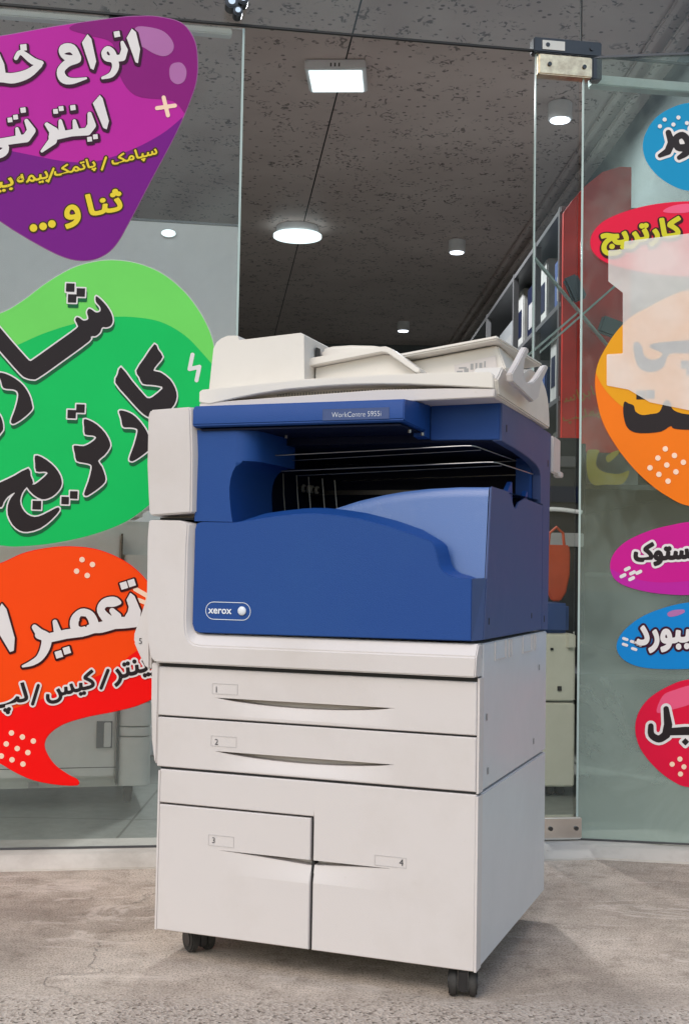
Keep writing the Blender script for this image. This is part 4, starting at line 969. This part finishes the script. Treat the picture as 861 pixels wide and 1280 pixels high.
# 3 orange speech bubble
ol = smooth_loop([(-90, 735), (-40, 715)] + z3([(0, 125), (80, 90), (160, 72), (240, 66), (330, 75), (410, 105), (470, 145), (520, 200), (560, 270), (580, 350), (575, 450), (545, 570), (490, 610), (400, 635), (300, 655), (220, 680), (170, 715), (153, 750), (162, 785), (190, 825), (235, 858), (268, 876), (266, 892), (200, 890), (120, 875), (60, 850), (0, 815)]) + [(-50, 925), (-100, 860), (-110, 790)], 6)
st, bk = sticker('sticker', 'orange and red speech-bubble sticker with white Persian lettering low on the left window', ol, 'L', 'bubbleorange', 'redink')
art('colour_patch', 'redink', st, [('p', smooth_line([(-120, 920)] + z3([(0, 640), (150, 592), (300, 530), (400, 485), (470, 430), (600, 360)]), 5) + [(240, 1000), (-120, 1000)])], LL(2), 0, 1.3, bk)
art('dot_pattern', 'ink_peach', st, [dot(*z3([(x, y)])[0], 3.4) for x, y in ((285, 110), (321, 127), (266, 150), (303, 165), (40, 712), (78, 726), (116, 740), (22, 750), (60, 766), (97, 780), (5, 792), (42, 805), (80, 820))], LL(3), 0, .7)
art('spark_mark', 'ink_peach', st, [('s', z3([(470, 212, 8), (515, 238, 8), (512, 262, 8), (480, 250, 7)]))], LL(3), 0, .7)
zF = Z(0, 700, 4.1)
T = [('p', zF([(668, 168), (690, 185), (722, 262), (716, 320), (690, 345), (640, 345), (640, 290), (655, 265), (660, 240), (648, 205)])),
     curve_stroke(zF([(690, 318, 27), (620, 322, 30), (570, 318, 28), (518, 262, 20), (535, 222, 22), (580, 214, 26), (610, 218, 12)])), ('s', zF([(600, 290, 22), (575, 260, 14)])),
     curve_stroke(zF([(590, 325, 28), (520, 345, 28), (480, 350, 26), (420, 368, 24), (385, 350, 22), (384, 305, 22), (420, 272, 22), (460, 282, 22), (480, 320, 24), (478, 350, 24)])),
     ('s', zF([(420, 370, 24), (340, 380, 24), (250, 400, 24), (200, 385, 20)])), ('s', zF([(282, 318, 12), (300, 385, 22)])),
     curve_stroke(zF([(178, 345, 14), (205, 375, 22), (238, 400, 26), (232, 450, 24), (205, 500, 18), (165, 528, 14), (118, 545, 6)])),
     ('h', zF([(414, 288), (440, 290), (454, 320), (442, 345), (420, 332), (406, 304)])),
     diamond(*zF([(635, 131)])[0], 6.2, 28), diamond(*zF([(675, 118)])[0], 6.2, 28), diamond(*zF([(302, 484)])[0], 6.2, 28), diamond(*zF([(343, 464)])[0], 6.2, 28),
     ('p', zF([(10, 222), (34, 252), (76, 400), (72, 465), (52, 472), (0, 385), (-30, 300)]))]
art('lettering_shadow', 'ink_maroon', st, T, LL(4), 2.4, .8, None, (.3, .6)); art('lettering', 'ink_white', st, T, LL(5), 0, .6)
T2 = [text_shape(shape_fa('رینتر'), (141, 846), (196, 830), 25), ('s', [(126.5, 860, 1.1), (135, 838, 1.1)]), text_shape(shape_fa('کیس'), (57, 867), (119, 851), 28), ('s', [(41, 880, 1.1), (48, 857, 1.1)]), text_shape(shape_fa('لپ'), (-8, 880), (34, 869), 32), text_shape(shape_fa('پ', joinleft=True), (200, 832), (216, 826), 22)]
art('lettering_outline', 'ink_white', st, T2, LL(6), 3.3, .8); art('lettering', 'ink_black', st, T2, LL(7), 1.0, .5)

# ------------------------------------------------------------------ stickers on the right window
z5 = Z(600, 0, 3.199); z6 = Z(640, 380, 3.765); z7 = Z(640, 640, 2.783)
ol = smooth_loop(z5([(835, 410), (760, 432), (700, 472), (662, 530), (650, 585), (665, 645), (710, 702), (770, 742), (835, 762), (960, 760), (1060, 700), (1090, 590), (1050, 470), (950, 410)]), 5)
st, bk = sticker('sticker', 'sky blue round sticker with a grey Persian word, topmost on the right window', ol, 'R', 'skyblue')
T = [('s', z5([(752, 530, 10), (765, 570, 14), (750, 605, 13), (718, 622, 7)])), curve_stroke(z5([(822, 590, 14), (790, 588, 13), (782, 555, 12), (808, 540, 12), (830, 565, 13), (828, 605, 13), (795, 630, 8)])), ('s', z5([(860, 560, 13), (880, 590, 14), (900, 560, 12), (930, 590, 13)])), dot(*z5([(850, 515)])[0], 3.2)]
art('lettering_outline', 'ink_white', st, T, LR(3), 3.6, .7); art('lettering', 'ink_black', st, T, LR(4), .4, .6)
art('dot_pattern', 'ink_white', st, [dot(*z5([q])[0], 2.6) for q in ((737, 478), (792, 470), (718, 505), (772, 498), (826, 492))], LR(5), 0, .6)
ol = smooth_loop(z5([(835, 804), (740, 810), (650, 825), (560, 852), (490, 886), (450, 930), (440, 972), (455, 1012), (505, 1050), (600, 1078), (700, 1095), (835, 1105), (1000, 1100), (1100, 1040), (1120, 950), (1060, 850), (950, 806)]), 5)
st, bk = sticker('sticker', 'red oval sticker with yellow Persian word, below the sky blue one on the right window', ol, 'R', 'crimson')
art('highlight', 'rose', st, [('p', smooth_loop(z5([(730, 845), (770, 822), (840, 815), (840, 845), (780, 852)]), 4))], LR(2), 0, .8, bk)
T = [text_shape(shape_fa('کارتریج'), (752, 302), (851, 289), 36)]
art('lettering_shadow', 'ink_maroon', st, T, LR(3), 4.4, .8, None, (.5, 1.0)); art('lettering', 'limeyellow', st, T, LR(4), 1.7, .6)
ol = smooth_loop([(861, 363), (835, 371)] + z6([(640, 15), (560, 60), (490, 130), (440, 205), (405, 275), (390, 350), (395, 430), (420, 540), (470, 640), (550, 750), (640, 840), (730, 905), (832, 950)]) + [(910, 634), (975, 590), (1000, 500), (975, 410), (910, 366)], 6)
st, bk = sticker('sticker', 'large amber and orange round sticker with dark Persian lettering on the right window', ol, 'R', 'deeporange')
art('colour_patch', 'amber', st, [('p', smooth_line(z6([(380, 200), (385, 290), (410, 360), (460, 430), (530, 490), (640, 540), (832, 560), (1200, 560)]), 5) + [(1010, 350), (735, 350)])], LR(2), 0, 1.2, bk)
T = [('p', smooth_loop(z6([(527, 460), (548, 468), (572, 478), (580, 505), (610, 522), (650, 518), (692, 508), (712, 465), (730, 450), (745, 466), (760, 500), (832, 520), (980, 520), (980, 590), (832, 592), (760, 586), (745, 574), (700, 600), (620, 608), (565, 600), (535, 570), (522, 510)]), 3)), diamond(*z6([(605, 428)])[0], 8, 45)]
art('lettering', 'ink_black', st, T, LR(3), 0, .7)
T = [('p', smooth_loop(z6([(570, 190), (590, 178), (610, 200), (620, 240), (650, 262), (690, 255), (705, 230), (650, 205), (670, 185), (832, 170), (980, 170), (980, 225), (832, 232), (740, 235), (715, 290), (680, 315), (630, 318), (590, 290), (575, 240)]), 3)), diamond(*z6([(812, 285)])[0], 7, 45), diamond(*z6([(650, 425)])[0], 7.5, 45), diamond(*z6([(835, 320)])[0], 6, 45)]
art('lettering', 'blueink' if 0 else 'greyink', st, T, LR(3), 0, .7)
art('dot_pattern', 'ink_peach', st, [dot(*z6([q])[0], 3.4) for q in ((720, 682), (763, 713), (805, 745), (685, 725), (727, 758), (770, 790), (648, 771), (690, 802), (733, 834))], LR(3), 0, .6)
ol = smooth_loop(z7([(615, 35), (560, 44), (480, 64), (400, 100), (355, 142), (340, 188), (355, 232), (400, 260), (480, 280), (560, 288), (615, 289), (720, 285), (790, 240), (820, 160), (790, 80), (710, 35)]), 5)
st, bk = sticker('sticker', 'magenta oval sticker with black white-edged Persian word on the right window', ol, 'R', 'fuchsia')
art('colour_patch', 'magenta', st, [('p', smooth_line(z7([(330, 190), (400, 225), (500, 245), (620, 240), (830, 220)]), 4) + [(940, 760), (755, 760)])], LR(2), 0, .9, bk)
T = [text_shape(shape_fa('ستوک', joinright=True), (793, 694), (864, 690), 27)]
art('lettering_outline', 'ink_white', st, T, LR(3), 4.6, .7); art('lettering', 'ink_black', st, T, LR(4), 1.7, .6)
art('dot_pattern', 'ink_white', st, [('s', z7([(x - 6, y + 3, 6), (x + 6, y - 3, 6)])) for x, y in ((400, 198), (440, 210), (385, 222), (415, 232), (418, 212))], LR(3), 0, .5)
ol = smooth_loop(z7([(615, 315), (540, 330), (460, 360), (402, 400), (370, 440), (364, 478), (385, 512), (432, 536), (500, 546), (615, 546), (720, 535), (790, 490), (800, 410), (760, 340), (690, 315)]), 5)
st, bk = sticker('sticker', 'bright blue oval sticker with white Persian word on the right window', ol, 'R', 'blueink')
art('highlight', 'mauve', st, [('p', smooth_loop(z7([(540, 352), (560, 342), (595, 340), (598, 350), (570, 362), (545, 364)]), 4))], LR(2), 0, .6)
T = [text_shape(shape_fa('یبورد', joinright=True), (796, 800), (868, 795), 32)]
art('lettering_shadow', 'ink_plum', st, T, LR(3), 4.4, .7); art('lettering', 'ink_white', st, T, LR(4), 1.7, .6)
art('dot_pattern', 'ink_white', st, [('s', z7([(x - 6, y - 2, 5), (x + 6, y + 2, 5)])) for x, y in ((393, 442), (420, 452), (392, 462), (424, 477), (440, 462))], LR(3), 0, .5)
ol = smooth_loop(z7([(615, 583), (540, 608), (475, 650), (438, 702), (428, 760), (445, 822), (490, 882), (550, 932), (615, 958), (720, 940), (800, 860), (830, 760), (800, 660), (720, 590)]), 5)
st, bk = sticker('sticker', 'red egg-shaped sticker with a black white-edged Persian word, lowest on the right window', ol, 'R', 'crimson')
art('highlight', 'rose', st, [('p', smooth_loop(z7([(520, 640), (560, 618), (640, 600), (640, 660), (560, 690), (500, 700)]), 4))], LR(2), -1, .8, bk)
T = [('s', z7([(535, 685, 9), (542, 740, 14), (535, 775, 14)])), curve_stroke(z7([(535, 775, 14), (510, 790, 12), (484, 775, 11), (482, 745, 9)])), ('s', z7([(540, 765, 12), (600, 762, 14), (680, 762, 14), (700, 720, 12)])), diamond(*z7([(602, 800)])[0], 4.5, 0)]
art('lettering_outline', 'ink_white', st, T, LR(3), 3.6, .7); art('lettering', 'ink_black', st, T, LR(4), .2, .6)
art('dot_pattern', 'ink_peach', st, [dot(*z7([q])[0], 3.2) for q in ((583, 860), (556, 878), (597, 887), (585, 912))], LR(3), 0, .5)

fm = art('painted_reflection', 'film', None, [('p', [(760, 313), (779.5, 312), (780, 302), (861, 292), (935, 285), (935, 530), (861, 513), (812, 503), (785, 487), (758, 482), (758, 443), (778, 442), (778, 366), (760, 352)])], LR(7), 0, 1.5)  # pale sheet shaped as the reflection on the right glass
tag(fm, 'milky pale rectangular film over the red and amber stickers on the right window', 'film')  # the film is the painted street reflection

for o in bpy.data.objects:
    if o.get('category') == 'window': o['kind'] = 'thing'
